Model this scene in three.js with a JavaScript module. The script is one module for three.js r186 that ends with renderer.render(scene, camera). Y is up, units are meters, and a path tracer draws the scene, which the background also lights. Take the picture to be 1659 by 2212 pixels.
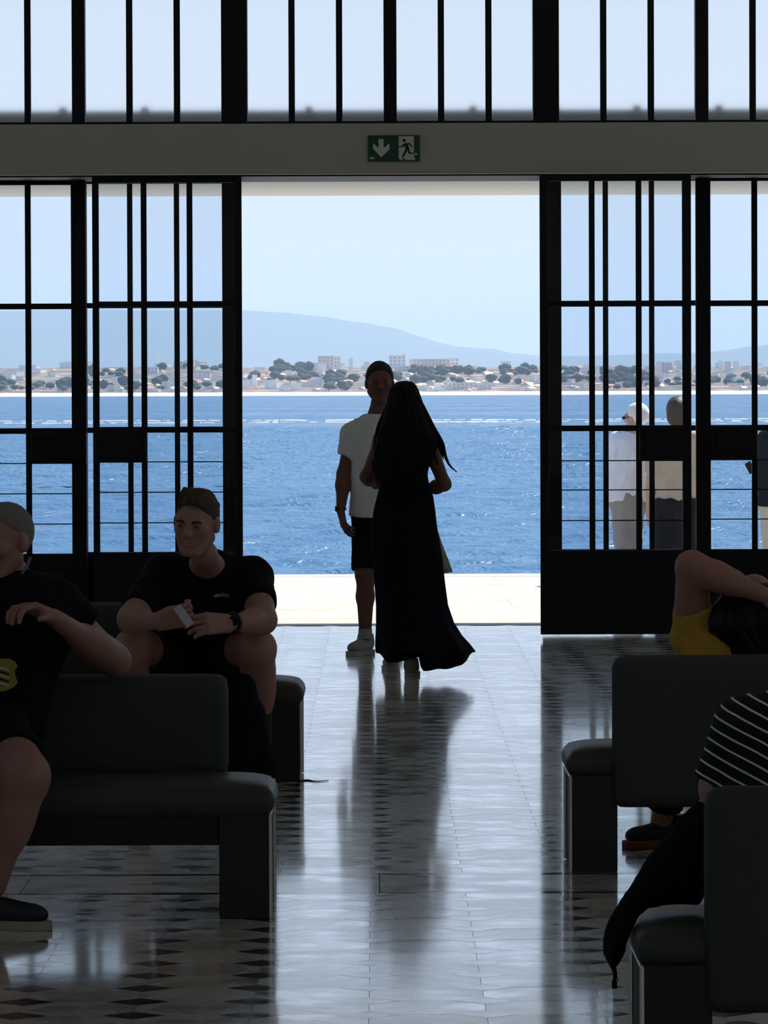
import * as THREE from 'three';
import { RoundedBoxGeometry } from 'three/addons/geometries/RoundedBoxGeometry.js';
import { mergeGeometries, mergeVertices } from 'three/addons/utils/BufferGeometryUtils.js';

// ------------------------------------------------------------------ camera, sky, sun, haze, exposure
const scene = new THREE.Scene();
const FOCAL = 11200;                                        // long lens, in pixels of the 1659 x 2212 frame
const camera = new THREE.PerspectiveCamera(2 * Math.atan(1106 / FOCAL) * 180 / Math.PI, 1659 / 2212, 0.5, 90000);
camera.position.set(0, 1.62, 0);
camera.rotation.order = 'YXZ';
camera.rotation.set(-261 / FOCAL, -11.5 / FOCAL, -0.0035);
camera.updateMatrixWorld(true);
const renderer = new THREE.WebGLRenderer();
renderer.toneMapping = THREE.LinearToneMapping;
renderer.toneMappingExposure = 1.0;
renderer.shadowMap.enabled = true;

{ // clear summer sky: paler towards the horizon, the same all the way round
  const W = 64, H = 256, data = new Float32Array(W * H * 4);
  const stops = [[-90, .30, .36, .42], [-2, .80, .86, .94], [0, .92, .95, 1.02], [6, .70, .84, 1.03], [20, .46, .67, .98], [45, .29, .47, .82], [90, .18, .33, .66]];
  for (let r = 0; r < H; r++) {
    const e = ((r + .5) / H - .5) * 180;
    let k = 0; while (k < stops.length - 2 && e > stops[k + 1][0]) k++;
    const a = stops[k], b = stops[k + 1], t = Math.min(1, Math.max(0, (e - a[0]) / (b[0] - a[0])));
    for (let c = 0; c < W; c++) { const o = (r * W + c) * 4; for (let j = 0; j < 3; j++) data[o + j] = a[j + 1] + (b[j + 1] - a[j + 1]) * t; data[o + 3] = 1; }
  }
  const sky = new THREE.DataTexture(data, W, H, THREE.RGBAFormat, THREE.FloatType);
  sky.mapping = THREE.EquirectangularReflectionMapping; sky.magFilter = THREE.LinearFilter; sky.needsUpdate = true;
  scene.background = sky; scene.environment = sky;
}
const sun = new THREE.DirectionalLight(0xfff6ea, 10);       // high over the river, a little to the right
sun.name = 'sun';
sun.target.name = 'sun_target';
sun.target.position.set(0, 0, -40);
sun.position.set(.42 * 80, .80 * 80, -40 - .40 * 80);
sun.castShadow = true;
Object.assign(sun.shadow.camera, { left: -25, right: 25, top: 25, bottom: -25, near: 1, far: 200 });
sun.shadow.mapSize.set(4096, 4096);
scene.add(sun, sun.target);
scene.fog = new THREE.FogExp2(new THREE.Color().setRGB(.56, .75, .98), 0.00004);   // sea haze over the estuary

// ------------------------------------------------------------------ helpers
let seed = 20240611;
const rnd = () => { seed = (seed + 0x6d2b79f5) | 0; let t = Math.imul(seed ^ (seed >>> 15), 1 | seed); t = (t + Math.imul(t ^ (t >>> 7), 61 | t)) ^ t; return ((t ^ (t >>> 14)) >>> 0) / 4294967296; };
const rr = (a, b) => a + (b - a) * rnd();
const V = (x, y, z) => new THREE.Vector3(x, y, z);
const lerp = (a, b, t) => a + (b - a) * t, clamp = (x, a = 0, b = 1) => Math.min(b, Math.max(a, x));
// a point measured in the photograph, d metres in front of the camera -> its place in the hall
const at = (px, py, d) => {
  const v = V((px - 829.5) / FOCAL, -(py - 1106) / FOCAL, -1).applyQuaternion(camera.quaternion);
  return v.multiplyScalar(-d / v.z).add(camera.position);
};
const X = (px, d) => at(px, 845, d).x;
const Y = (py, d, px = 818) => at(px, py, d).y;
const taken = {};
const numbered = (n) => { const k = taken[n] = (taken[n] ?? -1) + 1; return k ? n + '_' + String(k).padStart(3, '0') : n; };
function setup(o) { o.traverse((m) => { if (m.isMesh) { m.castShadow = true; m.receiveShadow = true; } }); return o; }
function tag(o, label, category, group, kind) {
  if (label) o.userData.label = label; if (category) o.userData.category = category; if (group) o.userData.group = group; if (kind) o.userData.kind = kind;
  return o;
}
function thing(name, label, category, pos = [0, 0, 0], group) { const g = new THREE.Group(); g.name = numbered(name); g.position.set(...pos); scene.add(g); return tag(g, label, category, group); }
function structure(name, pos = [0, 0, 0]) { const g = new THREE.Group(); g.name = name; g.position.set(...pos); scene.add(g); g.userData.kind = 'structure'; return g; }
function part(parent, name, geo, m, label) { const o = new THREE.Mesh(geo, m); o.name = name; o.castShadow = o.receiveShadow = true; if (label) o.userData.label = label; parent.add(o); return o; }
function solo(name, geo, m, label, category, group, kind) { const o = new THREE.Mesh(geo, m); o.name = kind === 'structure' ? name : numbered(name); o.castShadow = o.receiveShadow = true; scene.add(o); return tag(o, label, category, group, kind); }
const std = (r, g, b, rough = .7, extra = {}) => { const m = new THREE.MeshPhysicalMaterial({ roughness: rough, ...extra }); m.color.setRGB(r, g, b); return m; };
// box between two corners, in the parent's axes
function box(x0, x1, y0, y1, z0, z1, bevel = 0) {
  const w = Math.abs(x1 - x0), h = Math.abs(y1 - y0), d = Math.abs(z1 - z0);
  const g = bevel ? new RoundedBoxGeometry(w, h, d, 2, Math.min(bevel, w / 2.01, h / 2.01, d / 2.01)) : new THREE.BoxGeometry(w, h, d);
  return g.translate((x0 + x1) / 2, (y0 + y1) / 2, (z0 + z1) / 2);
}
function tube(points, r0, r1 = r0, seg = 24, sides = 8, closed = false) {   // tapered round bar along a smooth path
  const curve = points.length === 2 ? new THREE.LineCurve3(points[0], points[1]) : new THREE.CatmullRomCurve3(points, closed);
  const g = new THREE.TubeGeometry(curve, seg, 1, sides, closed), p = g.attributes.position, c = V();
  for (let i = 0; i <= seg; i++) {
    curve.getPointAt(i / seg, c);
    const r = typeof r0 === 'function' ? r0(i / seg) : lerp(r0, r1, i / seg);
    for (let j = 0; j <= sides; j++) { const k = i * (sides + 1) + j; p.setXYZ(k, c.x + (p.getX(k) - c.x) * r, c.y + (p.getY(k) - c.y) * r, c.z + (p.getZ(k) - c.z) * r); }
  }
  return g;
}
// value noise
const hash3 = (x, y, z) => { let h = Math.imul(x, 374761393) ^ Math.imul(y, 668265263) ^ Math.imul(z, 2147483647 ^ 0x5bd1e995); h = Math.imul(h ^ (h >>> 13), 1274126177); return ((h ^ (h >>> 16)) >>> 0) / 4294967296; };
function noise3(x, y, z) {
  const xi = Math.floor(x), yi = Math.floor(y), zi = Math.floor(z), f = (t) => t * t * (3 - 2 * t), u = f(x - xi), v = f(y - yi), w = f(z - zi);
  const L = (a, b, t) => a + (b - a) * t, h = (i, j, k) => hash3(xi + i, yi + j, zi + k);
  return L(L(L(h(0, 0, 0), h(1, 0, 0), u), L(h(0, 1, 0), h(1, 1, 0), u), v), L(L(h(0, 0, 1), h(1, 0, 1), u), L(h(0, 1, 1), h(1, 1, 1), u), v), w) * 2 - 1;
}
const fbm = (x, y, z, n = 4) => { let s = 0, a = .5; for (let i = 0; i < n; i++) { s += a * noise3(x, y, z); x *= 2.03; y *= 2.03; z *= 2.03; a *= .5; } return s; };
function dataTex(n, fn, srgb = true, h = n) {              // fn(u, v) -> [r, g, b] in 0..1; the pattern should tile
  const d = new Uint8Array(n * h * 4);
  for (let y = 0; y < h; y++) for (let x = 0; x < n; x++) { const c = fn(x / n, y / h), o = (y * n + x) * 4; for (let k = 0; k < 3; k++) d[o + k] = 255 * clamp(c[k]); d[o + 3] = 255; }
  const t = new THREE.DataTexture(d, n, h); t.wrapS = t.wrapT = THREE.RepeatWrapping; t.magFilter = THREE.LinearFilter; if (srgb) t.colorSpace = THREE.SRGBColorSpace; t.needsUpdate = true;
  return t;
}
// noise on a torus so that textures tile
const tnoise = (u, v, f, s = 0, n = 4) => { const a = u * 2 * Math.PI, b = v * 2 * Math.PI, r = f / (2 * Math.PI); return fbm(Math.cos(a) * r + 50 + s, Math.sin(a) * r + Math.cos(b) * r + 20, Math.sin(b) * r + 80 + s * 3, n); };
function metreUV(geo, ax = 0, ay = 2, k = 1, ox = 0, oy = 0) { // uv in metres from two of the object's own axes
  const p = geo.attributes.position, uv = new Float32Array(p.count * 2);
  for (let i = 0; i < p.count; i++) { uv[i * 2] = p.getComponent(i, ax) * k + ox; uv[i * 2 + 1] = p.getComponent(i, ay) * k + oy; }
  geo.setAttribute('uv', new THREE.BufferAttribute(uv, 2)); return geo;
}
// ------------------------------------------------------------------ materials of the hall
const M = {};
M.paint = std(.44, .42, .345, .75);
M.wall = std(.60, .53, .42, .85);
M.ceiling = std(.62, .56, .46, .9);
M.steel = std(.006, .006, .0075, .55, { specularIntensity: .5 });
M.box = std(.009, .007, .007, .5, { specularIntensity: .5 });
M.grout = std(.16, .155, .145, .9);
M.glass = new THREE.MeshPhysicalMaterial({ transmission: 1, thickness: 0, roughness: .03, ior: 1.5, color: 0xf4f8fb });
M.ripple = new THREE.MeshPhysicalMaterial({ transmission: 1, thickness: .006, roughness: .085, ior: 1.45, color: 0xffffff });
M.concrete = std(.55, .55, .52, .9);
M.soffit = std(.74, .75, .75, .9);

// ------------------------------------------------------------------ floor: clipped tiles with dark inlays, two dark lines and a plain band
const PITCH = .306, CUT = .083, COL0 = -.03, GAP = .0006;
const stone = dataTex(512, (u, v) => {
  const n = tnoise(u, v, 5, 1, 5), f = tnoise(u, v, 26, 7, 3), vein = 1 - clamp(Math.abs(tnoise(u, v, 4, 13, 5)) * 16);
  const k = .91 + n * .07 + f * .05 - vein * .05;
  return [k, k * .985, k * .945];
});
const scuff = dataTex(512, (u, v) => { const n = .5 + tnoise(u, v, 9, 3, 5) * .75, k = clamp(n, .12, 1); return [k, k, k]; }, false);
const wavy = dataTex(256, (u, v) => { const k = .5 + tnoise(u, v, 3, 23, 2) * .6; return [k, k, k]; }, false);
const tileTone = [[.92, .91, .87], [.87, .86, .83], [.96, .95, .90], [.90, .88, .83]].map((c) => std(c[0], c[1], c[2], .62, { map: stone, roughnessMap: scuff, bumpMap: wavy, bumpScale: .00010, ior: 1.5, clearcoat: .85, clearcoatRoughness: .075 }));
const inlayTone = [[.03, .03, .034], [.045, .044, .046]].map((c) => std(c[0], c[1], c[2], .5, { roughnessMap: scuff, ior: 1.5, clearcoat: .6, clearcoatRoughness: .08 }));
const lineTone = std(.04, .04, .045, .2, { roughnessMap: scuff });
const bandTone = std(.72, .72, .71, .62, { map: stone, roughnessMap: scuff, bumpMap: wavy, bumpScale: .0001, clearcoat: .85, clearcoatRoughness: .075 });
function slab(pts, thick = .012, ou = 0, ov = 0) {          // flat polygon in x,z with its top at y = 0
  const n = pts.length, pos = [], idx = [], nor = [], uv = [];
  for (const [x, z] of pts) { pos.push(x, 0, z); nor.push(0, 1, 0); uv.push(x * .8 + ou, z * .8 + ov); }
  for (let i = 1; i < n - 1; i++) idx.push(0, i + 1, i);
  pts.forEach(([x, z], i) => {
    const [x2, z2] = pts[(i + 1) % n], l = Math.hypot(x2 - x, z2 - z) || 1, nx = (z2 - z) / l, nz = -(x2 - x) / l, o = pos.length / 3;
    for (const [a, b, c] of [[x, 0, z], [x2, 0, z2], [x2, -thick, z2], [x, -thick, z]]) { pos.push(a, b, c); nor.push(nx, 0, nz); uv.push(a + ou, c + ov); }
    idx.push(o, o + 1, o + 2, o, o + 2, o + 3);
  });
  const g = new THREE.BufferGeometry();
  g.setAttribute('position', new THREE.Float32BufferAttribute(pos, 3)); g.setAttribute('normal', new THREE.Float32BufferAttribute(nor, 3)); g.setAttribute('uv', new THREE.Float32BufferAttribute(uv, 2)); g.setIndex(idx);
  return g;
}
// corners of a tile, those marked being cut for the inlays; z runs away from the camera as -d
function tilePoly(w, d, cuts) {
  const a = w / 2 - GAP, b = d / 2 - GAP, c = CUT - GAP * .6, out = [], near = 1;
  const corner = (sx, sz, cut, first) => { const p = [[sx * a, sz * (b - c)], [sx * (a - c), sz * b]]; if (!cut) return out.push([sx * a, sz * b]); first ? out.push(p[0], p[1]) : out.push(p[1], p[0]); };
  corner(1, 1, cuts.near, true); corner(-1, 1, cuts.near, false); corner(-1, -1, cuts.far, true); corner(1, -1, cuts.far, false);
  return out;
}
const floor = structure('floor');
part(floor, 'grout_bed', box(-7, 7, -.20, -.003, -35.87, 4.2), M.grout);
{
  const full = [0, 1, 2, 3].map((i) => slab(tilePoly(PITCH, PITCH, { near: 1, far: 1 }), .012, i * .37, i * .61));
  const c = CUT - GAP, dot = slab([[c, 0], [0, c], [-c, 0], [0, -c]], .012);
  const kx = 22, field = [[], [], [], []], dots = [], near = [];
  const tiles = [], inlays = [];
  const bandFar = 17.36, bandNear = 16.71, hw = .03;
  const rowsFront = []; for (let d = 16.50; d > -3.9; d -= PITCH) rowsFront.push(d);
  const rowsBack = []; for (let d = 17.65; d < 35.8; d += PITCH) rowsBack.push(d);
  const cols = []; for (let k = -kx; k <= kx; k++) cols.push(COL0 + k * PITCH);
  for (const rows of [rowsFront, rowsBack]) for (const d of rows) {
    const last = rows === rowsBack && d + PITCH > 35.86;
    for (const x of cols) {
      if (Math.abs(x) < 6.95) inlays.push([x, d]);
      if (Math.abs(x + PITCH / 2) > 6.84) continue;
      if (rows === rowsFront) tiles.push([x + PITCH / 2, d - PITCH / 2]);
      else if (!last) tiles.push([x + PITCH / 2, d + PITCH / 2]);
    }
  }
  const inView = (x, d) => { const px = 818 + x * FOCAL / d, py = 845 + 1.62 * FOCAL / d; return px > -90 && px < 1750 && py < 2290; };
  const pick = (list) => { const v = list.map((t, i) => [t[1], i, t]).filter(([d, , t]) => inView(t[0], d)).sort((a, b) => a[0] - b[0]).slice(0, 300); return new Set(v.map((e) => e[1])); };
  const pt = pick(tiles), pi = pick(inlays);
  const jitter = () => [(rnd() + rnd() + rnd() - 1.5) * .0016, (rnd() + rnd() + rnd() - 1.5) * .0010];
  tiles.forEach(([x, d], i) => {
    const [a, b] = jitter(), k = Math.floor(rnd() * 4), g = Math.floor(rnd() * 4), turn = Math.floor(rnd() * 4) * Math.PI / 2;
    if (pt.has(i)) { const o = part(floor, 'tile', full[g], tileTone[k]); o.position.set(x, 0, -d); o.rotation.set(a, turn, b, 'XZY'); }
    else field[k].push(full[g].clone().applyMatrix4(new THREE.Matrix4().makeRotationFromEuler(new THREE.Euler(a, turn, b, 'XZY')).setPosition(x, 0, -d)));
  });
  inlays.forEach(([x, d], i) => {
    const k = rnd() < .5 ? 0 : 1;
    if (pi.has(i)) part(floor, 'inlay', dot, inlayTone[k]).position.set(x, .0002, -d);
    else dots.push(dot.clone().translate(x, .0002, -d));
  });
  field.forEach((list, k) => { part(floor, 'tile_field', mergeGeometries(list), tileTone[k]).userData.kind = 'stuff'; });
  part(floor, 'inlay_field', mergeGeometries(dots), inlayTone[0]).userData.kind = 'stuff';
  // half tiles either side of the plain band, the two dark lines and the band's slabs
  const halfN = 16.50, halfF = 17.65, wN = bandNear - hw - halfN, wF = halfF - bandFar - hw;
  const hn = slab(tilePoly(PITCH, wN, { near: 1, far: 0 })), hf = slab(tilePoly(PITCH, wF, { near: 0, far: 1 }));
  for (const x of cols) if (Math.abs(x + PITCH / 2) < 6.84) {
    const show = Math.abs(x) < 1.6;
    for (const [g, d] of [[hn, halfN + wN / 2], [hf, halfF - wF / 2]]) if (show) part(floor, 'tile', g, tileTone[Math.floor(rnd() * 4)]).position.set(x + PITCH / 2, 0, -d); else near.push(g.clone().translate(x + PITCH / 2, 0, -d));
  }
  part(floor, 'tile_field', mergeGeometries(near), tileTone[0]).userData.kind = 'stuff';
  for (const d of [bandNear, bandFar]) for (let k = -6; k < 6; k++) part(floor, 'dark_strip', slab([[.58, hw], [-.58, hw], [-.58, -hw], [.58, -hw]]), lineTone).position.set(k * 1.163 + .58, 0, -d);
  const bw = bandFar - bandNear - 2 * hw, bg = slab([[.58, bw / 2 - .001], [-.58, bw / 2 - .001], [-.58, -bw / 2 + .001], [.58, -bw / 2 + .001]]);
  for (let k = -6; k < 6; k++) { const o = part(floor, 'band_slab', bg, bandTone); o.position.set(k * 1.163 + .58 - .2 + .2, 0, -(bandFar + bandNear) / 2); o.rotation.x = (rnd() - .5) * .0012; }
}

// ------------------------------------------------------------------ hall shell
const D0 = 33.8;                                            // inner face of the river front
const HALLTOP = 6.4;
{
  const c = solo('ceiling', box(-7.3, 7.3, HALLTOP, HALLTOP + .3, -36.4, 4.5), M.ceiling, null, null, null, 'structure');
  // long side walls with a row of high windows
  for (const [name, a, b] of [['wall_left', -7.3, -7], ['wall_right', 7, 7.3]]) {
    const w = structure(name);
    const sill = a < 0 ? 3.6 : 2.6, open = a < 0 ? 3.2 : 4.6;
    part(w, 'wall_base', box(a, b, -.2, sill, -34.9, 4.5), M.wall); part(w, 'wall_head', box(a, b, 5.9, HALLTOP, -34.9, 4.5), M.wall);
    const n = 7, step = 39.4 / n;
    for (let k = 0; k < n; k++) { const z = -34.9 + k * step; part(w, 'pier', box(a, b, sill, 5.9, z, z + step - open), M.wall); part(w, 'pane', box((a + b) / 2 - .002, (a + b) / 2 + .002, sill, 5.9, z + step - open, z + step), M.glass); }
  }
  solo('added_sun_eaves', box(7.3, 10.6, HALLTOP - .05, HALLTOP + .25, -36.4, 4.5), M.ceiling, null, null, null, 'structure');  // eaves out of view, added to block direct sun from the right windows
  // landward wall behind the camera: piers between tall openings
  const back = structure('wall_back');
  const holes = [[-6.9, -6.0], [6.0, 6.9]];
  let x = -7; for (const [a, b] of [...holes, [7, 7]]) { part(back, 'pier', box(x, a, 0, 5.4, 4.2, 4.5), M.wall); x = b; }
  part(back, 'lintel', box(-7, 7, 5.4, HALLTOP, 4.2, 4.5), M.wall);
}
const front = structure('wall_front');
const beamLo = Y(375.5, D0), beamHi = Y(266, D0);
part(front, 'beam', box(-7, 7, beamLo, beamHi, -D0 - 1.0, -D0, .012), M.paint);
part(front, 'lit_edge_strip', box(-7, 7, beamLo - .004, beamLo + .003, -D0 - .004, -D0 + .010, .0015), std(.75, .74, .70, .4));  // pale strip put in for the bright lit edge under the beam
part(front, 'side_panel', box(-7, -5.05, 0, beamLo, -34.9, -34.3), M.wall);
part(front, 'side_panel', box(5.2, 7, 0, beamLo, -34.9, -34.3), M.wall);
const winTop = 5.5;
part(front, 'header', box(-7, 7, winTop, HALLTOP, -D0 - .5, -D0), M.wall);
part(front, 'head_track', box(-5.05, 5.2, beamLo - .012, beamLo, -D0 - .95, -D0 - .06), M.steel);

// ------------------------------------------------------------------ upper windows: tall panes between steel bars
{
  const d = D0 + .06, s = FOCAL / d, z = -d;
  const wides = [-1507, -835, -163, 509, 1181, 1853, 2525].map((p) => X(p, d)), ww = 56 / s / 2, mw = 28 / s / 2, tw = 13.5 / s / 2;
  for (const p of wides) part(front, 'post', box(p - ww, p + ww, beamHi, winTop, z - .14, z + .05, .006), M.steel);
  let n = 5;
  for (let i = 0; i < wides.length - 1; i++) for (const half of [0, 1]) {
    const mid = (wides[i] + wides[i + 1]) / 2, x0 = half ? mid + mw : wides[i] + ww, x1 = half ? wides[i + 1] - ww : mid - mw;
    const w = structure('window_' + n++);
    const y0 = beamHi, f = 5 / s, pw = (x1 - x0 - 4 * tw) / 3;
    part(w, 'frame_rail', box(x0, x1, y0, y0 + f, z - .03, z + .03), M.steel);
    part(w, 'frame_rail', box(x0, x1, winTop - .05, winTop, z - .03, z + .03), M.steel);
    if (!half) part(w, 'mullion', box(mid - mw, mid + mw, y0, winTop, z - .10, z + .04, .004), M.steel);
    for (const k of [1, 2]) { const x = x0 + k * (pw + 2 * tw) - tw; part(w, 'glazing_bar', box(x - tw, x + tw, y0 + f, winTop - .05, z - .025, z + .025), M.steel); }
    for (const k of [0, 1, 2]) { const x = x0 + k * (pw + 2 * tw); part(w, 'pane', box(x, x + pw, y0 + f, winTop - .05, z - .003, z + .003), M.ripple); }
  }
}

// ------------------------------------------------------------------ steel and glass doors
// x values are measured at the leaf's own distance; columns: [left stile edges], bars, [right stile edges]
function screen(name, o) {
  const { d, thick = .05, xs, bars, xe, top, topRail, rows, bottom, low, lock, rods = [], barW = 12.5 } = o, s = FOCAL / d, g = structure(name, [0, 0, -d]);
  const x = (p) => X(p, d), y = (p) => Y(p, d, o.ref ?? 818), t = thick / 2;
  const yTop = y(top), yRail = y(topRail), yBot = y(bottom), yLow = low;
  part(g, 'stile', box(x(xs[0]), x(xs[1]), yLow, yTop, -t, t, .004), M.steel);
  part(g, 'stile', box(x(xe[0]), x(xe[1]), yLow, yTop, -t, t, .004), M.steel);
  part(g, 'top_rail', box(x(xs[1]), x(xe[0]), yRail, yTop, -t, t, .004), M.steel);
  part(g, 'kick_panel', box(x(xs[1]), x(xe[0]), yLow, yBot, -t * .8, t * .8, .004), M.steel);
  const bw = barW / s / 2, edges = [x(xs[1]), ...bars.flatMap((b) => [x(b) - bw, x(b) + bw]), x(xe[0])];
  for (const b of bars) part(g, 'glazing_bar', box(x(b) - bw, x(b) + bw, yBot, yRail, -t * .7, t * .7, .003), M.steel);
  const ys = [yRail, ...rows.flatMap((r) => [y(r) + bw, y(r) - bw]), yBot];
  for (const r of rows) part(g, 'cross_rail', box(x(xs[1]), x(xe[0]), y(r) - bw, y(r) + bw, -t * .6, t * .6, .003), M.steel);
  for (let c = 0; c < edges.length; c += 2) for (let r = 0; r < ys.length; r += 2) part(g, 'pane', new THREE.PlaneGeometry(edges[c + 1] - edges[c], ys[r] - ys[r + 1]).translate((edges[c] + edges[c + 1]) / 2, (ys[r] + ys[r + 1]) / 2, 0), M.glass);
  if (lock) {
    const [a, b, c, e] = lock, L = part(g, 'lock_box', box(x(a), x(b), y(e), y(c), -t - .03, t + .03, .006), M.box);
    part(L, 'lock_cover', box(x(a) + .03, x(b) - .03, y(e) + .03, y(c) - .03, t + .03, t + .04, .004), M.box);
    part(L, 'handle', box(lock[4] ? x(a) + .012 : x(b) - .02, lock[4] ? x(a) + .02 : x(b) - .012, y(e) + .06, y(c) - .06, t + .03, t + .05, .003), M.steel);
  }
  for (const r of rods) part(g, 'guard_rod', tube([V(x(xs[0]) + .01, y(r), t + .008), V(x(xe[1]) - .01, y(r), t + .008)], .0042, .0042, 1, 6), M.steel);
  return g;
}
screen('door_1', { d: 33.9, xs: [201, 215], bars: [312, 411], xe: [507, 523.5], top: 379, topRail: 395, rows: [657, 928], bottom: 1193, low: .004, lock: [207, 318, 928, 999, 0], rods: [997.5, 1063, 1129], ref: 360 });
screen('door_2', { d: 33.7, xs: [1166.5, 1185], bars: [1279, 1380], xe: [1474, 1493], top: 378, topRail: 391, rows: [656, 925], bottom: 1188, low: .034, lock: [1380, 1492, 919, 995, 1], rods: [995, 1058, 1124], ref: 1330 });
screen('door_3', { d: 34.4, xs: [-155, -130], bars: [-40, 62], xe: [155, 187], top: 382, topRail: 400, rows: [662, 931], bottom: 1196, low: .004, lock: [68, 187, 934, 1000, 0], rods: [1001, 1066.5, 1132], ref: 80 });
screen('door_4', { d: 34.4, xs: [1503, 1535], bars: [1630, 1728], xe: [1820, 1845], top: 380, topRail: 391, rows: [655, 924], bottom: 1186, low: .004, lock: [1535, 1634, 919, 993, 1], rods: [993, 1057, 1121], ref: 1600 });
screen('window_1', { d: 34.65, xs: [158, 189], bars: [282, 383], xe: [481, 521], top: 384, topRail: 397, rows: [660, 929], bottom: 1192, low: .004, rods: [], barW: 11.5, ref: 340 });
screen('window_2', { d: 34.65, xs: [1171, 1213], bars: [1308.5, 1408], xe: [1503, 1533], top: 380, topRail: 391, rows: [655, 925], bottom: 1186, low: .03, rods: [], barW: 11.5, ref: 1360 });
screen('window_3', { d: 34.65, xs: [-860, -830], bars: [-720, -610, -500, -390, -280], xe: [-178, -150], top: 384, topRail: 400, rows: [664, 932], bottom: 1194, low: .004 });
screen('window_4', { d: 34.65, xs: [1850, 1880], bars: [1985, 2090, 2195, 2300, 2405], xe: [2480, 2510], top: 380, topRail: 391, rows: [655, 925], bottom: 1186, low: .004 });

// ------------------------------------------------------------------ emergency exit sign on the beam
{
  const d = D0 - .012, a = at(795, 349, d), b = at(907, 292, d), w = b.x - a.x, h = b.y - a.y;
  const cv = document.createElement('canvas'); cv.width = 1120; cv.height = 570; const g = cv.getContext('2d');
  g.fillStyle = '#06432f'; g.fillRect(0, 0, 1120, 570);
  const k = 1120 / 1140, P = (list) => { g.beginPath(); list.forEach(([x, y], i) => g[i ? 'lineTo' : 'moveTo']((x - 270) * k, (y - 235) * 570 / 565)); g.closePath(); g.fill(); };
  g.fillStyle = '#cfc9bc';
  P([[498, 312], [612, 312], [612, 512], [740, 400], [740, 540], [558, 718], [376, 525], [376, 402], [500, 508]]);
  P([[944, 254], [1282, 254], [1282, 610], [1330, 615], [1365, 670], [1290, 690], [1315, 772], [975, 772], [944, 735]]);
  g.fillStyle = '#98ab8c'; P([[302, 706], [412, 706], [404, 756], [302, 756]]);
  g.fillStyle = '#05281e';
  g.beginPath(); g.arc((1067 - 270) * k, (343 - 235) * 570 / 565, 37, 0, 7); g.fill();
  P([[944, 470], [1000, 470], [1070, 402], [1200, 402], [1260, 488], [1225, 490], [1180, 432], [1150, 430], [1180, 520], [1195, 605], [1310, 618], [1318, 640], [1160, 640], [1140, 560], [1055, 715], [1008, 712], [1090, 540], [1075, 462], [1020, 496], [944, 492]]);
  P([[1030, 735], [1085, 750], [1080, 785], [1035, 785]]); P([[1290, 660], [1370, 672], [1370, 735], [1300, 735]]);
  const tex = new THREE.CanvasTexture(cv); tex.colorSpace = THREE.SRGBColorSpace;
  const s = thing('exit_sign', 'green and white emergency exit sign with down arrow and running figure', 'sign', [(a.x + b.x) / 2, a.y, -D0]);
  part(s, 'backing', box(-w / 2, w / 2, 0, h, .0005, .016, .002), std(.05, .09, .07, .5));
  const face = new THREE.PlaneGeometry(w - .003, h - .003).translate(0, h / 2, .0165);
  part(s, 'sign_face', face, new THREE.MeshPhysicalMaterial({ map: tex, roughness: .55 }), 'green sign face with white arrow and running man');
}

// ------------------------------------------------------------------ outside: canopy, quay, plaza
{
  const can = structure('canopy');
  const dE = 37.7, soff = beamLo + .005, topE = Y(240, dE);
  part(can, 'soffit_slab', box(-14, 14, soff, soff + .32, -dE, -D0 - 1.0), M.soffit);
  part(can, 'parapet', box(-14, 14, soff + .32, topE, -dE, -dE + .12), std(.012, .016, .022, .8));
  const s = FOCAL / dE;
  for (let k = -24; k <= 28; k++) { const x = X(140 + 176.6 * k, dE); part(can, 'bracket', box(x - 8 / s, x + 8 / s, topE, topE + 9 / s, -dE + .02, -dE + .1, .01), M.steel); }
  solo('added_overhang_1', box(-7.2, 7.2, winTop + .2, winTop + .45, -D0 - 2.2, -D0 - .5), M.concrete, null, null, null, 'structure');  // unseen roof overhang, put in to shade the upper windows
}
const paveTex = dataTex(512, (u, v) => { const n = tnoise(u, v, 8, 31, 5), f = tnoise(u, v, 60, 5, 2), k = .80 + n * .10 + f * .08; return [k, k * .985, k * .95]; });
{
  const quay = structure('quay');
  const m = std(.61, .61, .60, .85, { map: paveTex });
  const W = 2.0, rows = [35.88, 38.45, 40.9, 43.35, 45.25];
  part(quay, 'quay_body', box(-60, 60, -6, -.06, -45.7, -35.88), M.concrete);
  for (let r = 0; r < rows.length - 1; r++) for (let k = -14; k < 14; k++) {
    const off = (r % 2) * W / 2, g = box(k * W + off + .001, (k + 1) * W + off - .001, -.06, rr(-.0015, 0), -rows[r + 1] + .001, -rows[r] - .001);
    part(quay, 'paving_slab', metreUV(g, 0, 2, .4, rnd(), rnd()), m);
  }
  for (let k = -14; k < 14; k++) part(quay, 'kerb_stone', metreUV(box(k * 2 + .5, k * 2 + 2.492, -.4, .004, -45.8, -45.255, .015), 0, 2, .4, rnd(), rnd()), m);
  const plaza = structure('plaza'), pm = std(.52, .50, .45, .9, { map: paveTex });
  part(plaza, 'forecourt', metreUV(box(-60, 60, -.3, -.02, 4.55, 80), 0, 2, .3), pm);
  for (const s of [-1, 1]) part(plaza, 'side_street', metreUV(box(s < 0 ? -60 : 7.31, s < 0 ? -7.31 : 60, -.3, -.02, -35.87, 4.54), 0, 2, .3), pm);
}
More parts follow.
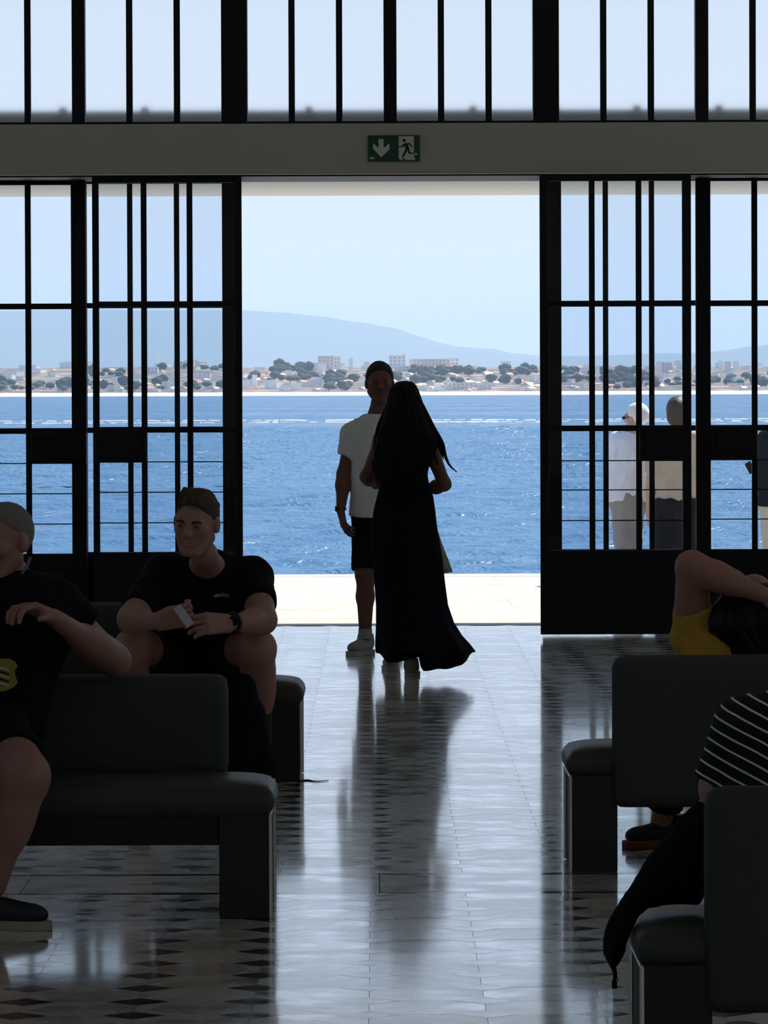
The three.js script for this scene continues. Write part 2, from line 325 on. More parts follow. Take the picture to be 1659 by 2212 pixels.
// ------------------------------------------------------------------ river
const SEA = -3.0;
{
  const comps = []; for (let i = 0; i < 44; i++) { const L = .8 * Math.pow(8, rnd()), a = (rnd() + rnd() - 1) * 1.5, k = 2 * Math.PI / L; comps.push([k * Math.sin(a), k * Math.cos(a), rnd() * 6.3, L * .0135 * (L > 3 ? .4 : 1)]); }
  const wave = (x, z, least) => {
    let h = 0; for (const [kx, kz, p, A] of comps) { if (kx * kx + kz * kz > least) continue; h += A * Math.sin(kx * x + kz * z + p); }
    const gust = .75 + .5 * fbm(x * .03, z * .012, 4, 2);
    return h * gust;
  };
  const strip = (d0, d1, hw, cx, cz) => {
    const nx = Math.ceil(2 * hw / cx), nz = Math.ceil((d1 - d0) / cz), pos = new Float32Array((nx + 1) * (nz + 1) * 3), idx = [];
    const least = (2 * Math.PI / (2.6 * Math.max(cx, cz))) ** 2;
    for (let j = 0, o = 0; j <= nz; j++) for (let i = 0; i <= nx; i++) { const x = -hw + 2 * hw * i / nx, z = -d0 - (d1 - d0) * j / nz; pos[o++] = x; pos[o++] = SEA + wave(x, z, least); pos[o++] = z; }
    for (let j = 0; j < nz; j++) for (let i = 0; i < nx; i++) { const a = j * (nx + 1) + i; idx.push(a, a + 1, a + nx + 2, a, a + nx + 2, a + nx + 1); }
    const g = new THREE.BufferGeometry(); g.setAttribute('position', new THREE.BufferAttribute(pos, 3)); g.setIndex(idx); g.computeVertexNormals(); return g;
  };
  const small = dataTex(1024, (u, v) => {
    const s = (f, ph, k) => Math.sin(2 * Math.PI * (u * f + v * k) + ph);
    const h = .5 + .30 * tnoise(u, v, 34, 11, 4) + .28 * tnoise(u, v, 90, 5, 2); return [h, h, h];
  }, false);
  const water = (bump, rep) => { const t = small.clone(); t.needsUpdate = true; return std(.038, .112, .214, .38, { ior: 1.33, bumpMap: t, bumpScale: bump }); };
  const mNear = water(.11, 1), mMid = water(.34, 1), mFar = water(6, 1);
  const river = structure('river'); river.userData.kind = 'stuff'; tag(river, 'blue choppy river stretching to the far shore', 'river', null, 'stuff');
  part(river, 'water_near', metreUV(strip(104, 250, 52, .26, .32), 0, 2, 1 / 12), mNear).userData.kind = 'stuff';
  part(river, 'water_middle', metreUV(strip(250, 640, 105, .55, .75), 0, 2, 1 / 25), mMid).userData.kind = 'stuff';
  const far = strip(640, 5755, 4200, 700, 700); { const p = far.attributes.position; for (let i = 0; i < p.count; i++) p.setY(i, SEA); far.computeVertexNormals(); }
  part(river, 'water_far', metreUV(far, 0, 2, 1 / 330), mFar).userData.kind = 'stuff';
  part(river, 'water_bed', new THREE.PlaneGeometry(2400, 600).rotateX(-Math.PI / 2).translate(0, SEA - .35, -345), std(.022, .105, .235, .3)).userData.kind = 'stuff';
  // foam left by passing ferries
  const foam = std(.36, .39, .42, .9);
  for (const [py, w, l] of [[908.5, 16, 0], [913, 8, 1]]) {
    const d = 11200 * 4.62 / (py - 845), pos = [], list = [];
    for (let k = 0; k < 300; k++) { const x = rr(-110, 110), len = rr(.3, 1.8), dz = rr(-1, 1) * w / 2; list.push(new THREE.BoxGeometry(len, .05, rr(.2, .5)).rotateX(.4).translate(x, SEA + .07, -d + dz + Math.sin(x * .05) * w * .3)); }
    part(river, 'foam', mergeGeometries(list), foam).userData.kind = 'stuff';
  }
}
// ------------------------------------------------------------------ far shore
const DS = 5750, kS = FOCAL / DS;
{
  const shore = structure('far_shore');
  // beach: a sloping strip of pale sand
  const sand = std(.80, .78, .72, .95), bank = std(1, 1, 1, .95, { map: dataTex(256, (u, v) => { const n = tnoise(u, v, 14, 4, 4), m = tnoise(u, v, 30, 9, 3), t = clamp(.5 + n * 2.2), q = clamp(m * 3); return [lerp(.20, .46, t) + q * .2, lerp(.24, .38, t) + q * .16, lerp(.22, .34, t) + q * .14]; }) });
  const prof = (list, hw, m, name) => {                     // ribbon swept along x through (d, y) points with a little unevenness
    const n = 120, pos = [], idx = [];
    for (let i = 0; i <= n; i++) for (const [d, y] of list) { const x = -hw + 2 * hw * i / n; pos.push(x, y + (y > SEA + 5 ? 5 * fbm(x * .004, d * .003, 2, 3) : 0), -d); }
    const k = list.length; for (let i = 0; i < n; i++) for (let j = 0; j < k - 1; j++) { const a = i * k + j; idx.push(a, a + k, a + k + 1, a, a + k + 1, a + 1); }
    const g = new THREE.BufferGeometry(); g.setAttribute('position', new THREE.Float32BufferAttribute(pos, 3)); g.setIndex(idx); g.computeVertexNormals(); metreUV(g, 0, 2, 1 / 260); m.side = THREE.DoubleSide; part(shore, name, g, m);
  };
  prof([[DS - 15, SEA - 1], [DS, SEA], [DS + 25, SEA + 3.6], [DS + 60, SEA + 3.8]], 1800, sand, 'beach');
  prof([[DS + 60, SEA + 3.7], [DS + 200, 5], [DS + 500, 14], [DS + 800, 27], [DS + 1100, 33], [DS + 1800, 30]], 1800, bank, 'river_bank');
  var groundAt = (d) => { const L = [[DS + 60, SEA + 3.7], [DS + 200, 5], [DS + 500, 14], [DS + 800, 27], [DS + 1100, 33], [DS + 1800, 30]]; for (let i = 0; i < L.length - 1; i++) if (d <= L[i + 1][0]) return lerp(L[i][1], L[i + 1][1], (d - L[i][0]) / (L[i + 1][0] - L[i][0])); return 30; };
  // hills
  const hillM = std(.05, .07, .055, .95);
  const ridge = (list, D, base, name) => {
    const pts = list.map(([px, py]) => [(px - 818) * D / FOCAL, 1.62 + (845 - py) * D / FOCAL]);
    const n = 220, x0 = pts[0][0], x1 = pts[pts.length - 1][0], pos = [], idx = [], J = 14;
    const hAt = (x) => { let k = 0; while (k < pts.length - 2 && x > pts[k + 1][0]) k++; const t = clamp((x - pts[k][0]) / (pts[k + 1][0] - pts[k][0])), s = t * t * (3 - 2 * t) * .5 + t * .5; return lerp(pts[k][1], pts[k + 1][1], s); };
    for (let i = 0; i <= n; i++) { const x = lerp(x0, x1, i / n), H = hAt(x); for (let j = 0; j <= J; j++) { const t = j / J, y = H * Math.sin(Math.min(t, .75) / .75 * Math.PI / 2) * (t > .75 ? 1 - (t - .75) * 1.2 : 1); pos.push(x, y + (t < .74 ? 30 * fbm(x * .0014, t * 8, 7, 4) * Math.sin(t * Math.PI) : 5 * fbm(x * .005, 3, 1, 3)), -D + base * (.75 - t)); } }
    for (let i = 0; i < n; i++) for (let j = 0; j < J; j++) { const a = i * (J + 1) + j; idx.push(a, a + J + 1, a + J + 2, a, a + J + 2, a + 1); }
    const g = new THREE.BufferGeometry(); g.setAttribute('position', new THREE.Float32BufferAttribute(pos, 3)); g.setIndex(idx); g.computeVertexNormals(); hillM.side = THREE.DoubleSide;
    solo(name, g, hillM, null, null, null, 'structure');
  };
  ridge([[-1700, 800], [-1100, 750], [-500, 700], [-150, 676], [60, 670], [230, 667], [400, 668], [530, 673], [610, 677], [700, 685], [760, 696], [850, 711], [905, 730], [955, 746], [1000, 754], [1060, 757], [1110, 768], [1170, 772], [1260, 775], [1390, 778], [1600, 800], [1900, 840]], 34000, 9000, 'hill');
  ridge([[900, 840], [1060, 790], [1200, 774], [1330, 773], [1474, 766], [1540, 762], [1600, 754], [1659, 748], [1800, 738], [2100, 735], [2700, 790]], 30000, 7000, 'hill_low');
}
// houses, blocks and trees of the town on the far shore
{
  const wallM = [[.84, .80, .74], [.88, .87, .85], [.80, .66, .58], [.84, .76, .66], [.76, .64, .60]].map((c) => std(...c, .9)), tiles = [[.55, .27, .17], [.68, .46, .36], [.78, .70, .62]].map((c) => std(...c, .9)), flat = std(.75, .72, .68, .9), dark = std(.38, .38, .40, .6);
  const unit = new THREE.BoxGeometry(1, 1, 1).translate(0, .5, 0);
  const roofG = (() => { const s = new THREE.Shape(); s.moveTo(-.54, 0); s.lineTo(.54, 0); s.lineTo(0, .5); s.closePath(); return new THREE.ExtrudeGeometry(s, { depth: 1.06, bevelEnabled: false }).translate(0, 0, -.53).rotateY(Math.PI / 2); })();
  const building = (name, label, px, py, wpx, hpx, d, col, pitched, group, windows) => {
    const s = FOCAL / d, w = wpx / s, h = hpx / s, p = at(px, py, d), g = thing(name, label, 'building', [p.x, p.y, p.z], group), dep = Math.max(8, Math.min(w, 14));
    if (name === 'house' || name === 'row_house') g.rotation.y = rr(.3, 1.1); const b = part(g, 'wall', unit, wallM[col]); b.scale.set(w, pitched ? h * .68 : h, dep);
    if (pitched) { const r = part(g, 'roof', roofG, tiles[Math.floor(rnd() * 3)]); r.position.y = h * .68; r.scale.set(w, h * .75, dep); }
    else { const r = part(g, 'roof', unit, flat); r.position.y = h; r.scale.set(w * 1.03, Math.min(.8, h * .06), dep * 1.03); }
    if (windows) { const nx = Math.max(2, Math.round(w / 5)), ny = Math.max(2, Math.round(h / 4)); for (let i = 0; i < nx; i++) for (let j = 0; j < ny; j++) { const o = part(g, 'window', unit, dark); o.scale.set(w / nx * .42, h / ny * .45, .3); o.position.set(-w / 2 + w / nx * (i + .5), h / ny * (j + .28), dep / 2); } }
    if (p.y > 0 && !(name === 'house' && false)) { const gy = groundAt(d); if (gy < p.y) { const f = part(g, 'foundation', unit, wallM[col]); f.scale.set(w * .98, p.y - gy + 3, dep * .96); f.position.y = -(p.y - gy + 3); } }
    return g;
  };
  const dAt = (py) => clamp(DS + 80 + (846 - py) * 18, DS + 80, DS + 1150);
  // the blocks that stand out
  const marks = [
    ['apartment_block', 'pale pink apartment blocks above dark trees on the far shore', 704, 796, 34, 26, 2], ['apartment_block', 'cream apartment block stepped beside the pink one on the hillside', 728, 794, 16, 23, 0],
    ['apartment_tower', 'narrow pale tower standing right of the pink blocks', 758, 797, 9, 22, 1], ['apartment_tower', 'tall white block on the crest, widest on the skyline', 858, 791, 36, 22, 1], ['apartment_tower', 'higher white stair tower rising from the crest block', 871, 790, 12, 27, 1],
    ['long_building', 'long pink terrace along the crest right of the white block', 928, 790, 88, 14, 2], ['apartment_block', 'white block closing the long pink terrace', 978, 789, 26, 15, 1], ['long_building', 'long low grey hall below the crest', 880, 801, 56, 10, 4],
    ['long_building', 'white flat shed on the slope below the terrace', 1010, 796, 56, 5, 1], ['apartment_block', 'small white block on the skyline above pine trees', 1092, 792, 22, 11, 1], ['apartment_tower', 'white tower beside dark pines near the left of the bay', 550, 833, 10, 22, 1],
    ['long_building', 'wide white warehouse with flat roof on the slope', 437, 819, 36, 12, 1], ['apartment_tower', 'slim white tower among trees beyond the steel door', 1291, 822, 8, 30, 1], ['apartment_tower', 'pair of white slabs on the hill, left slab', 1464, 806, 9, 26, 1],
    ['apartment_tower', 'pale pink slab next to the pair of white slabs', 1440, 806, 22, 22, 3], ['apartment_tower', 'white tower block on the right hill crest', 1572, 808, 13, 26, 1], ['apartment_tower', 'cream tower block right of the crest tower', 1590, 806, 12, 24, 0], ['apartment_tower', 'narrow white tower left of the crest tower', 1556, 800, 8, 19, 1],
    ['long_building', 'wide cream villa with low roof by the right shore', 1590, 838, 38, 10, 0], ['long_building', 'white house front with columns by the beach', 945, 846, 15, 19, 1], ['long_building', 'pink row house by the beach with white trim', 990, 842, 46, 15, 2], ['long_building', 'pale row house right of the pink one by the beach', 1042, 843, 40, 12, 3],
    ['apartment_block', 'white block left of the near stile among houses', 330, 812, 24, 18, 1], ['apartment_block', 'pink stepped block above the white warehouse', 400, 802, 40, 20, 3], ['apartment_block', 'cream block with bright front on the left shore', 268, 806, 18, 11, 0],
  ];
  for (const [n, l, px, py, w, h, c] of marks) building(n, l, px, py, w, h, dAt(py), c, false, undefined, w * h > 300);
  const foot = []; // footprints taken: [x, z, r]
  const free = (x, z, r) => foot.every(([a, b, q]) => Math.hypot(a - x, b - z) > r + q);
  for (const [, , px, py, w] of marks) { const d = dAt(py), p = at(px, py, d), W = w * d / FOCAL; for (let u = -.5; u <= .5; u += .25) foot.push([p.x + u * W, p.z, Math.max(7, W / 7)]); }
  const G = 'houses of the town on the far shore', tone = ['cream', 'white', 'pink', 'ochre', 'rose'];
  const where = (px, py) => (py > 832 ? 'by the far beach' : py > 815 ? 'on the far slope' : 'on the far crest') + (px < 500 ? ' behind the left doors' : px < 780 ? ' beside the couple' : px < 1175 ? ' below the terrace' : ' behind the right doors');
  for (let i = 0, n = 0; i < 9000 && n < 280; i++) {
    let px, py; const zone = rnd();
    if (zone < .30) { px = rr(-330, 500); py = rr(800, 847); } else if (zone < .66) { px = rr(520, 1175); py = rr(798, 847); } else { px = rr(1195, 1950); py = rr(796, 847); }
    if (rnd() < .45) py = rr(830, 847);
    const w = rr(8, 19), h = rr(6, 12), c = Math.floor(rnd() * 5), pit = rnd() < .6, d = dAt(py) + rr(-6, 6), p = at(px, py, d), r = Math.max(5, w * d / FOCAL * .75);
    if (!free(p.x, p.z, r)) continue; foot.push([p.x, p.z, r]); n++;
    building('house', 'small ' + tone[c] + ' house with ' + (pit ? 'pitched' : 'flat') + ' roof ' + where(px, py), px, py, w, h, d, c, pit, G);
  }
  for (let i = 0, n = 0; i < 2500 && n < 110; i++) {
    const px = rr(-60, 1720), py = rr(790, 840), w = rr(12, 26), h = rr(8, 15), c = rnd() < .6 ? 1 : 0, d = dAt(py) + rr(-6, 6), p = at(px, py, d), r = Math.max(6, w * d / FOCAL * .68);
    if (!free(p.x, p.z, r) || (px > 870 && px < 1150 && py < 822) || (px > 585 && px < 685 && py < 815)) continue; foot.push([p.x, p.z, r]); n++;
    building('row_house', (c ? 'white' : 'cream') + ' flat roofed row house ' + where(px, py), px, py, w, h, d, c, false, 'row houses of the town on the far shore');
  }
  // trees: umbrella pines and round crowns
  const green = [[.018, .030, .018], [.026, .040, .022], [.016, .026, .020]].map((c) => std(...c, 1)), bark = std(.1, .07, .05, .95);
  const crown = (flatK, s) => { const g = new THREE.IcosahedronGeometry(1, 3), p = g.attributes.position; for (let i = 0; i < p.count; i++) { const v = V().fromBufferAttribute(p, i), k = 1 + .35 * fbm(v.x * 2.2 + s, v.y * 2.2, v.z * 2.2, 3); v.multiplyScalar(k); p.setXYZ(i, v.x, v.y * flatK + .9 * flatK + .4, v.z); } g.computeVertexNormals(); return g; };
  const kinds = [crown(.62, 3), crown(.85, 9), crown(.45, 15), crown(.7, 21)], trunkG = new THREE.CylinderGeometry(.06, .09, .9, 6).translate(0, .45, 0);
  const names = ['round_tree', 'bushy_tree', 'umbrella_pine', 'broad_tree'], tl = ['dark round tree', 'dark bushy tree', 'flat topped dark pine', 'dark broad tree'];
  const clusters = [[635, 808, 46, 14, 24, 'in the belt left of the pink blocks'], [735, 846, 34, 24, 20, 'by the beach left of the couple'], [965, 815, 80, 15, 36, 'in the pine belt under the long pink terrace'], [1120, 815, 40, 14, 20, 'in the pine belt near the right door'], [600, 828, 60, 9, 12, 'above the houses by the left beach'], [690, 824, 50, 7, 10, 'on the slope below the pink blocks'], [830, 830, 40, 16, 14, 'behind the head of the standing person'], [1010, 832, 120, 7, 16, 'above the pink row house by the beach'], [300, 846, 180, 13, 30, 'by the shore beyond the left door leaf'], [80, 846, 120, 13, 18, 'by the shore beyond the outer left door leaf'], [230, 817, 40, 11, 10, 'on the slope beyond the left steel post'], [420, 806, 70, 9, 12, 'on the crest beyond the left door leaf'], [1250, 832, 60, 28, 22, 'round the slim white tower'], [1380, 843, 90, 20, 24, 'by the shore beyond the right door leaf'], [1580, 840, 90, 24, 22, 'under the right crest tower'], [1330, 817, 70, 13, 12, 'on the crest beyond the right door leaf']];
  for (const [cx, cy, rx, ry, n, place] of clusters) for (let i = 0, k0 = 0; i < n * 14 && k0 < n; i++) {
    const px = cx + rr(-1, 1) * rx, py = Math.min(847, cy - rnd() * ry), d = dAt(py) - rr(0, 20), s = rr(3.6, 7.2), k = Math.floor(rnd() * 4), p = at(px, py, d);
    if (!free(p.x, p.z, s * 1.2)) continue; foot.push([p.x, p.z, s * 1.2]); k0++;
    const t = thing(names[k], tl[k] + ' ' + place, 'tree', [p.x, Math.max(p.y, SEA + 3), p.z], 'trees on the far shore');
    part(t, 'crown', kinds[k], green[Math.floor(rnd() * 3)]).scale.set(s, s, s);
    part(t, 'trunk', trunkG, bark).scale.setScalar(s);
  }
}
// ------------------------------------------------------------------ upholstered waiting benches
const weave = dataTex(256, (u, v) => { const k = .5 + .25 * Math.sin(u * 2 * Math.PI * 64) * Math.sin(v * 2 * Math.PI * 64) + .2 * tnoise(u, v, 40, 2, 2); return [k, k, k]; }, false);
M.vinyl = std(.042, .046, .037, .65, { bumpMap: weave, bumpScale: .0004 });
M.seatVinyl = std(.044, .048, .041, .45, { bumpMap: weave, bumpScale: .0003 });
M.leg = std(.020, .022, .017, .6);
M.apron = std(.006, .006, .006, .6);
M.chrome = std(.92, .92, .93, .28, { metalness: 1 });
M.seam = std(.10, .105, .095, .5);
function grid(w, h, d, r) {                                 // rounded box with enough points along its faces to swell smoothly
  const g = new THREE.BoxGeometry(w, h, d, Math.ceil(w / .025), Math.ceil(h / .02), Math.ceil(d / .02)), p = g.attributes.position;
  for (let i = 0; i < p.count; i++) {
    const v = V().fromBufferAttribute(p, i), c = V(clamp(v.x, -w / 2 + r, w / 2 - r), clamp(v.y, -h / 2 + r, h / 2 - r), clamp(v.z, -d / 2 + r, d / 2 - r)), e = v.clone().sub(c), l = e.length();
    if (l > 1e-9) { const m = Math.max(Math.abs(e.x), Math.abs(e.y), Math.abs(e.z)); e.multiplyScalar(m / l); v.copy(c).add(e); p.setXYZ(i, v.x, v.y, v.z); }
  }
  return mergeVertices(g.deleteAttribute('normal').deleteAttribute('uv'), 1e-5);
}
function cushion(x0, x1, y0, y1, z0, z1, r, bulge, axis) {  // rounded pad that swells in the middle
  const g = grid(x1 - x0, y1 - y0, z1 - z0, r), p = g.attributes.position, h = [(x1 - x0) / 2, (y1 - y0) / 2, (z1 - z0) / 2];
  for (let i = 0; i < p.count; i++) {
    const q = [p.getX(i), p.getY(i), p.getZ(i)], v = q.map((a, j) => a / h[j]), o = [0, 1, 2].filter((a) => a !== axis);
    const k = o.reduce((m, j) => { const e = clamp((h[j] - Math.abs(q[j])) / Math.min(h[j], .15)); return m * Math.sqrt(1 - (1 - e) ** 2); }, 1);
    p.setComponent(i, axis, p.getComponent(i, axis) + Math.sign(v[axis]) * Math.abs(v[axis]) * bulge * k);
  }
  g.computeVertexNormals();
  g.translate((x0 + x1) / 2, (y0 + y1) / 2, (z0 + z1) / 2);
  return metreUV(g, axis === 1 ? 0 : 0, axis === 1 ? 2 : 1, 4);
}
// a bench whose visible end stands at xEnd; it runs L metres towards sx; away: the backrest is on the camera's side
function bench(label, xEnd, d, sx, L, away) {
  const g = thing('waiting_bench', label, 'bench', [xEnd, 0, -d], 'upholstered waiting benches'), DEP = .50;
  const bx = (u0, u1, y0, y1, z0, z1, b) => box(Math.min(u0 * sx, u1 * sx), Math.max(u0 * sx, u1 * sx), y0, y1, Math.min(z0, z1), Math.max(z0, z1), b);
  for (const u of [0, L - .155]) {
    const leg = part(g, 'leg', bx(u, u + .155, 0, .326, 0, -DEP, .004), M.leg);
    const e = u ? L : 0, s = u ? 1 : -1, ex = e * sx, dx = s * sx * .004;
    for (const z of [-.003, -DEP + .003]) part(leg, 'metal_edge', new THREE.CylinderGeometry(.0065, .0065, .32, 12).translate(ex + dx * .6, .162, z), M.chrome, 'bright metal edge strip');
    part(leg, 'metal_edge', box(Math.min(ex, ex + dx) - .002, Math.max(ex, ex + dx) + .002, .316, .326, -DEP + .007, -.007, .0015), M.chrome, 'bright metal edge strip');
  }
  part(g, 'apron', bx(.155, L - .155, .226, .326, -.015, -DEP + .015, .003), M.apron);
  const s0 = Math.min(-.018 * sx, (L + .018) * sx), s1 = Math.max(-.018 * sx, (L + .018) * sx);
  part(g, 'seat_cushion', cushion(s0, s1, .327, .395, -DEP - .010, away ? -.004 : .012, .034, .030, 1), M.seatVinyl);
  const b0 = Math.min(.14 * sx, (L - .14) * sx), b1 = Math.max(.14 * sx, (L - .14) * sx), z0 = away ? -.06 : -DEP, z1 = away ? .026 : -DEP + .085;
  const back = part(g, 'backrest', cushion(b0, b1, away ? .218 : .40, .728, z0, z1, .034, .008, 2), M.vinyl);
  part(back, 'backrest_seam', (() => { // piping round the pad's edge
    const zz = (z0 + z1) / 2, y0 = (away ? .218 : .40) + .006, y1 = .7285, q = [];
    const P = (x, y) => V(x, y, zz); return mergeGeometries([tube([P(b0 + .04, y1), P(b1 - .04, y1)], .0022, .0022, 1, 6), tube([P(b0 - .0005, y0 + .04), P(b0 - .0005, y1 - .04)], .0022, .0022, 1, 6), tube([P(b1 + .0005, y0 + .04), P(b1 + .0005, y1 - .04)], .0022, .0022, 1, 6)]);
  })(), M.seam);
  return g;
}
bench('dark green bench with an older person leaning an elbow on its backrest', X(578.5, 15.9), 15.9, -1, 2.2, false);
bench('dark bench under the seated young person in black, near the open door', X(645, 21.5), 21.5, -1, 2.2, false);
bench('dark bench turned to the river, person in yellow seated on it', X(1232, 17.4), 17.4, 1, 2.2, true);
bench('dark bench turned to the river with a black jacket hanging over its end', X(1387, 11.63), 11.63, 1, 2.2, true);
// ------------------------------------------------------------------ bodies: distance fields meshed on a grid
function cap(a, b, ra, rb = ra, o = {}) {                   // tapered capsule; flat: {n, k} squeezes it along n; clip: [{p, n}] cuts it
  const abx = b.x - a.x, aby = b.y - a.y, abz = b.z - a.z, L2 = abx * abx + aby * aby + abz * abz || 1e-9, m = Math.max(ra, rb) * Math.max(1, o.flat ? 1 / 1 : 1);
  const fl = o.flat, fn = fl?.n, fk = fl ? 1 / fl.k - 1 : 0;
  const f = (x, y, z) => {
    let px = x - a.x, py = y - a.y, pz = z - a.z; const t = clamp((px * abx + py * aby + pz * abz) / L2);
    px -= abx * t; py -= aby * t; pz -= abz * t;
    if (fl) { const c = (px * fn.x + py * fn.y + pz * fn.z) * fk; px += fn.x * c; py += fn.y * c; pz += fn.z * c; }
    let d = Math.sqrt(px * px + py * py + pz * pz) - (ra + (rb - ra) * t);
    if (fl) d *= Math.min(1, fl.k + .25);
    if (o.clip) for (const c of o.clip) d = Math.max(d, (x - c.p.x) * c.n.x + (y - c.p.y) * c.n.y + (z - c.p.z) * c.n.z);
    return d;
  };
  f.lo = V(Math.min(a.x, b.x) - m, Math.min(a.y, b.y) - m, Math.min(a.z, b.z) - m); f.hi = V(Math.max(a.x, b.x) + m, Math.max(a.y, b.y) + m, Math.max(a.z, b.z) + m);
  f.grow = (e) => cap(a, b, ra + e, rb + e, o);
  return f;
}
function ell(c, rx, ry, rz) {
  const m = Math.min(rx, ry, rz), f = (x, y, z) => { const a = (x - c.x) / rx, b = (y - c.y) / ry, d = (z - c.z) / rz, k = Math.sqrt(a * a + b * b + d * d), g = Math.sqrt((a / rx) ** 2 + (b / ry) ** 2 + (d / rz) ** 2) || 1e-6; return k < .2 ? -m * .8 : k * (k - 1) / g; };
  f.lo = V(c.x - rx, c.y - ry, c.z - rz); f.hi = V(c.x + rx, c.y + ry, c.z + rz); return f;
}
const smin = (a, b, k) => { const h = Math.max(k - Math.abs(a - b), 0) / k; return Math.min(a, b) - h * h * k * .25; };
const smax = (a, b, k) => -smin(-a, -b, k);
function blend(list, k = .03) { const f = (x, y, z) => { let d = 1e3; for (const p of list) d = smin(d, p(x, y, z), k); return d; }; f.lo = V(1e9, 1e9, 1e9); f.hi = V(-1e9, -1e9, -1e9); for (const p of list) { f.lo.min(p.lo); f.hi.max(p.hi); } return f; }
function shaped(f, g, pad = .02) { const h = (x, y, z) => g(f(x, y, z), x, y, z); h.lo = f.lo.clone().subScalar(pad); h.hi = f.hi.clone().addScalar(pad); return h; }
function skin(f, cell) {                                    // surface nets
  const lo = f.lo.clone().subScalar(cell * 2.5), hi = f.hi.clone().addScalar(cell * 2.5), nx = Math.ceil((hi.x - lo.x) / cell) + 1, ny = Math.ceil((hi.y - lo.y) / cell) + 1, nz = Math.ceil((hi.z - lo.z) / cell) + 1;
  const D = new Float32Array(nx * ny * nz), I = (i, j, k) => (k * ny + j) * nx + i;
  for (let k = 0; k < nz; k += 1) for (let j = 0; j < ny; j++) {
    for (let i = 0; i < nx; i++) {
      const d = D[I(i, j, k)] = f(lo.x + i * cell, lo.y + j * cell, lo.z + k * cell);
      const skip = Math.floor((Math.abs(d) * .6) / cell) - 2;   // far from the surface: step over
      if (skip > 0) for (let s = 1; s <= skip && i + 1 < nx; s++) D[I(++i, j, k)] = d;
    }
  }
  const id = new Int32Array(nx * ny * nz).fill(-1), pos = [], idx = [];
  const E = [[0, 1], [2, 3], [4, 5], [6, 7], [0, 2], [1, 3], [4, 6], [5, 7], [0, 4], [1, 5], [2, 6], [3, 7]];
  for (let k = 0; k < nz - 1; k++) for (let j = 0; j < ny - 1; j++) for (let i = 0; i < nx - 1; i++) {
    let m = 0; const c = []; for (let q = 0; q < 8; q++) { const d = D[I(i + (q & 1), j + ((q >> 1) & 1), k + (q >> 2))]; c.push(d); if (d < 0) m |= 1 << q; }
    if (m === 0 || m === 255) continue;
    let x = 0, y = 0, z = 0, n = 0;
    for (const [a, b] of E) { if (((m >> a) & 1) === ((m >> b) & 1)) continue; const t = c[a] / (c[a] - c[b]); x += lerp(a & 1, b & 1, t); y += lerp((a >> 1) & 1, (b >> 1) & 1, t); z += lerp(a >> 2, b >> 2, t); n++; }
    id[I(i, j, k)] = pos.length / 3; pos.push(lo.x + (i + x / n) * cell, lo.y + (j + y / n) * cell, lo.z + (k + z / n) * cell);
  }
  const quad = (a, b, c, d, flip) => { if (a < 0 || b < 0 || c < 0 || d < 0) return; flip ? idx.push(a, c, b, a, d, c) : idx.push(a, b, c, a, c, d); };
  for (let k = 1; k < nz - 1; k++) for (let j = 1; j < ny - 1; j++) for (let i = 1; i < nx - 1; i++) {
    const d0 = D[I(i, j, k)] < 0;
    if (d0 !== D[I(i + 1, j, k)] < 0) quad(id[I(i, j - 1, k - 1)], id[I(i, j, k - 1)], id[I(i, j, k)], id[I(i, j - 1, k)], !d0);
    if (d0 !== D[I(i, j + 1, k)] < 0) quad(id[I(i - 1, j, k - 1)], id[I(i - 1, j, k)], id[I(i, j, k)], id[I(i, j, k - 1)], !d0);
    if (d0 !== D[I(i, j, k + 1)] < 0) quad(id[I(i - 1, j - 1, k)], id[I(i, j - 1, k)], id[I(i, j, k)], id[I(i - 1, j, k)], !d0);
  }
  const g = new THREE.BufferGeometry(); g.setAttribute('position', new THREE.Float32BufferAttribute(pos, 3)); g.setIndex(idx); g.computeVertexNormals(); return g;
}
const along = (a, b, t) => a.clone().lerp(b, t);
const FWD = V(0, 0, 1);
// limbs and trunk from joints; J holds pelvis, chest, neck, and for each side s: sh, el, wr, hip, kn, an
function bodyPrims(J, k = 1, o = {}) {
  const w = o.width ?? 1, fl = { n: o.front ?? FWD, k: o.thick ?? .68 }, L = [];
  const belly = along(J.pelvis, J.chest, .42);
  L.push(cap(J.pelvis, belly, .165 * k * w, .150 * k * w, { flat: fl }), cap(belly, J.chest, .150 * k * w, .168 * k * w, { flat: fl }));
  L.push(cap(J.chest, along(J.chest, J.neck, .7), .15 * k * w, .085 * k * w, { flat: fl }));
  L.push(cap(along(J.chest, J.neck, .8), J.neck, .06 * k, .055 * k), cap(J.neck, J.head ?? J.neck, .056 * k, .052 * k));
  for (const s of ['L', 'R']) {
    const q = J[s]; if (!q) continue;
    if (q.sh) { L.push(cap(along(J.chest, J.neck, .6), q.sh, .07 * k, .062 * k)); L.push(cap(q.sh, q.el, .056 * k, .042 * k)); L.push(cap(q.el, along(q.el, q.wr, .3), .042 * k, .044 * k), cap(along(q.el, q.wr, .3), q.wr, .044 * k, .028 * k)); }
    if (q.hip) { L.push(cap(q.hip, q.kn, .088 * k, .06 * k)); const m = along(q.kn, q.an, .35); L.push(cap(q.kn, m, .058 * k, .054 * k), cap(m, q.an, .054 * k, .036 * k)); }
  }
  return L;
}
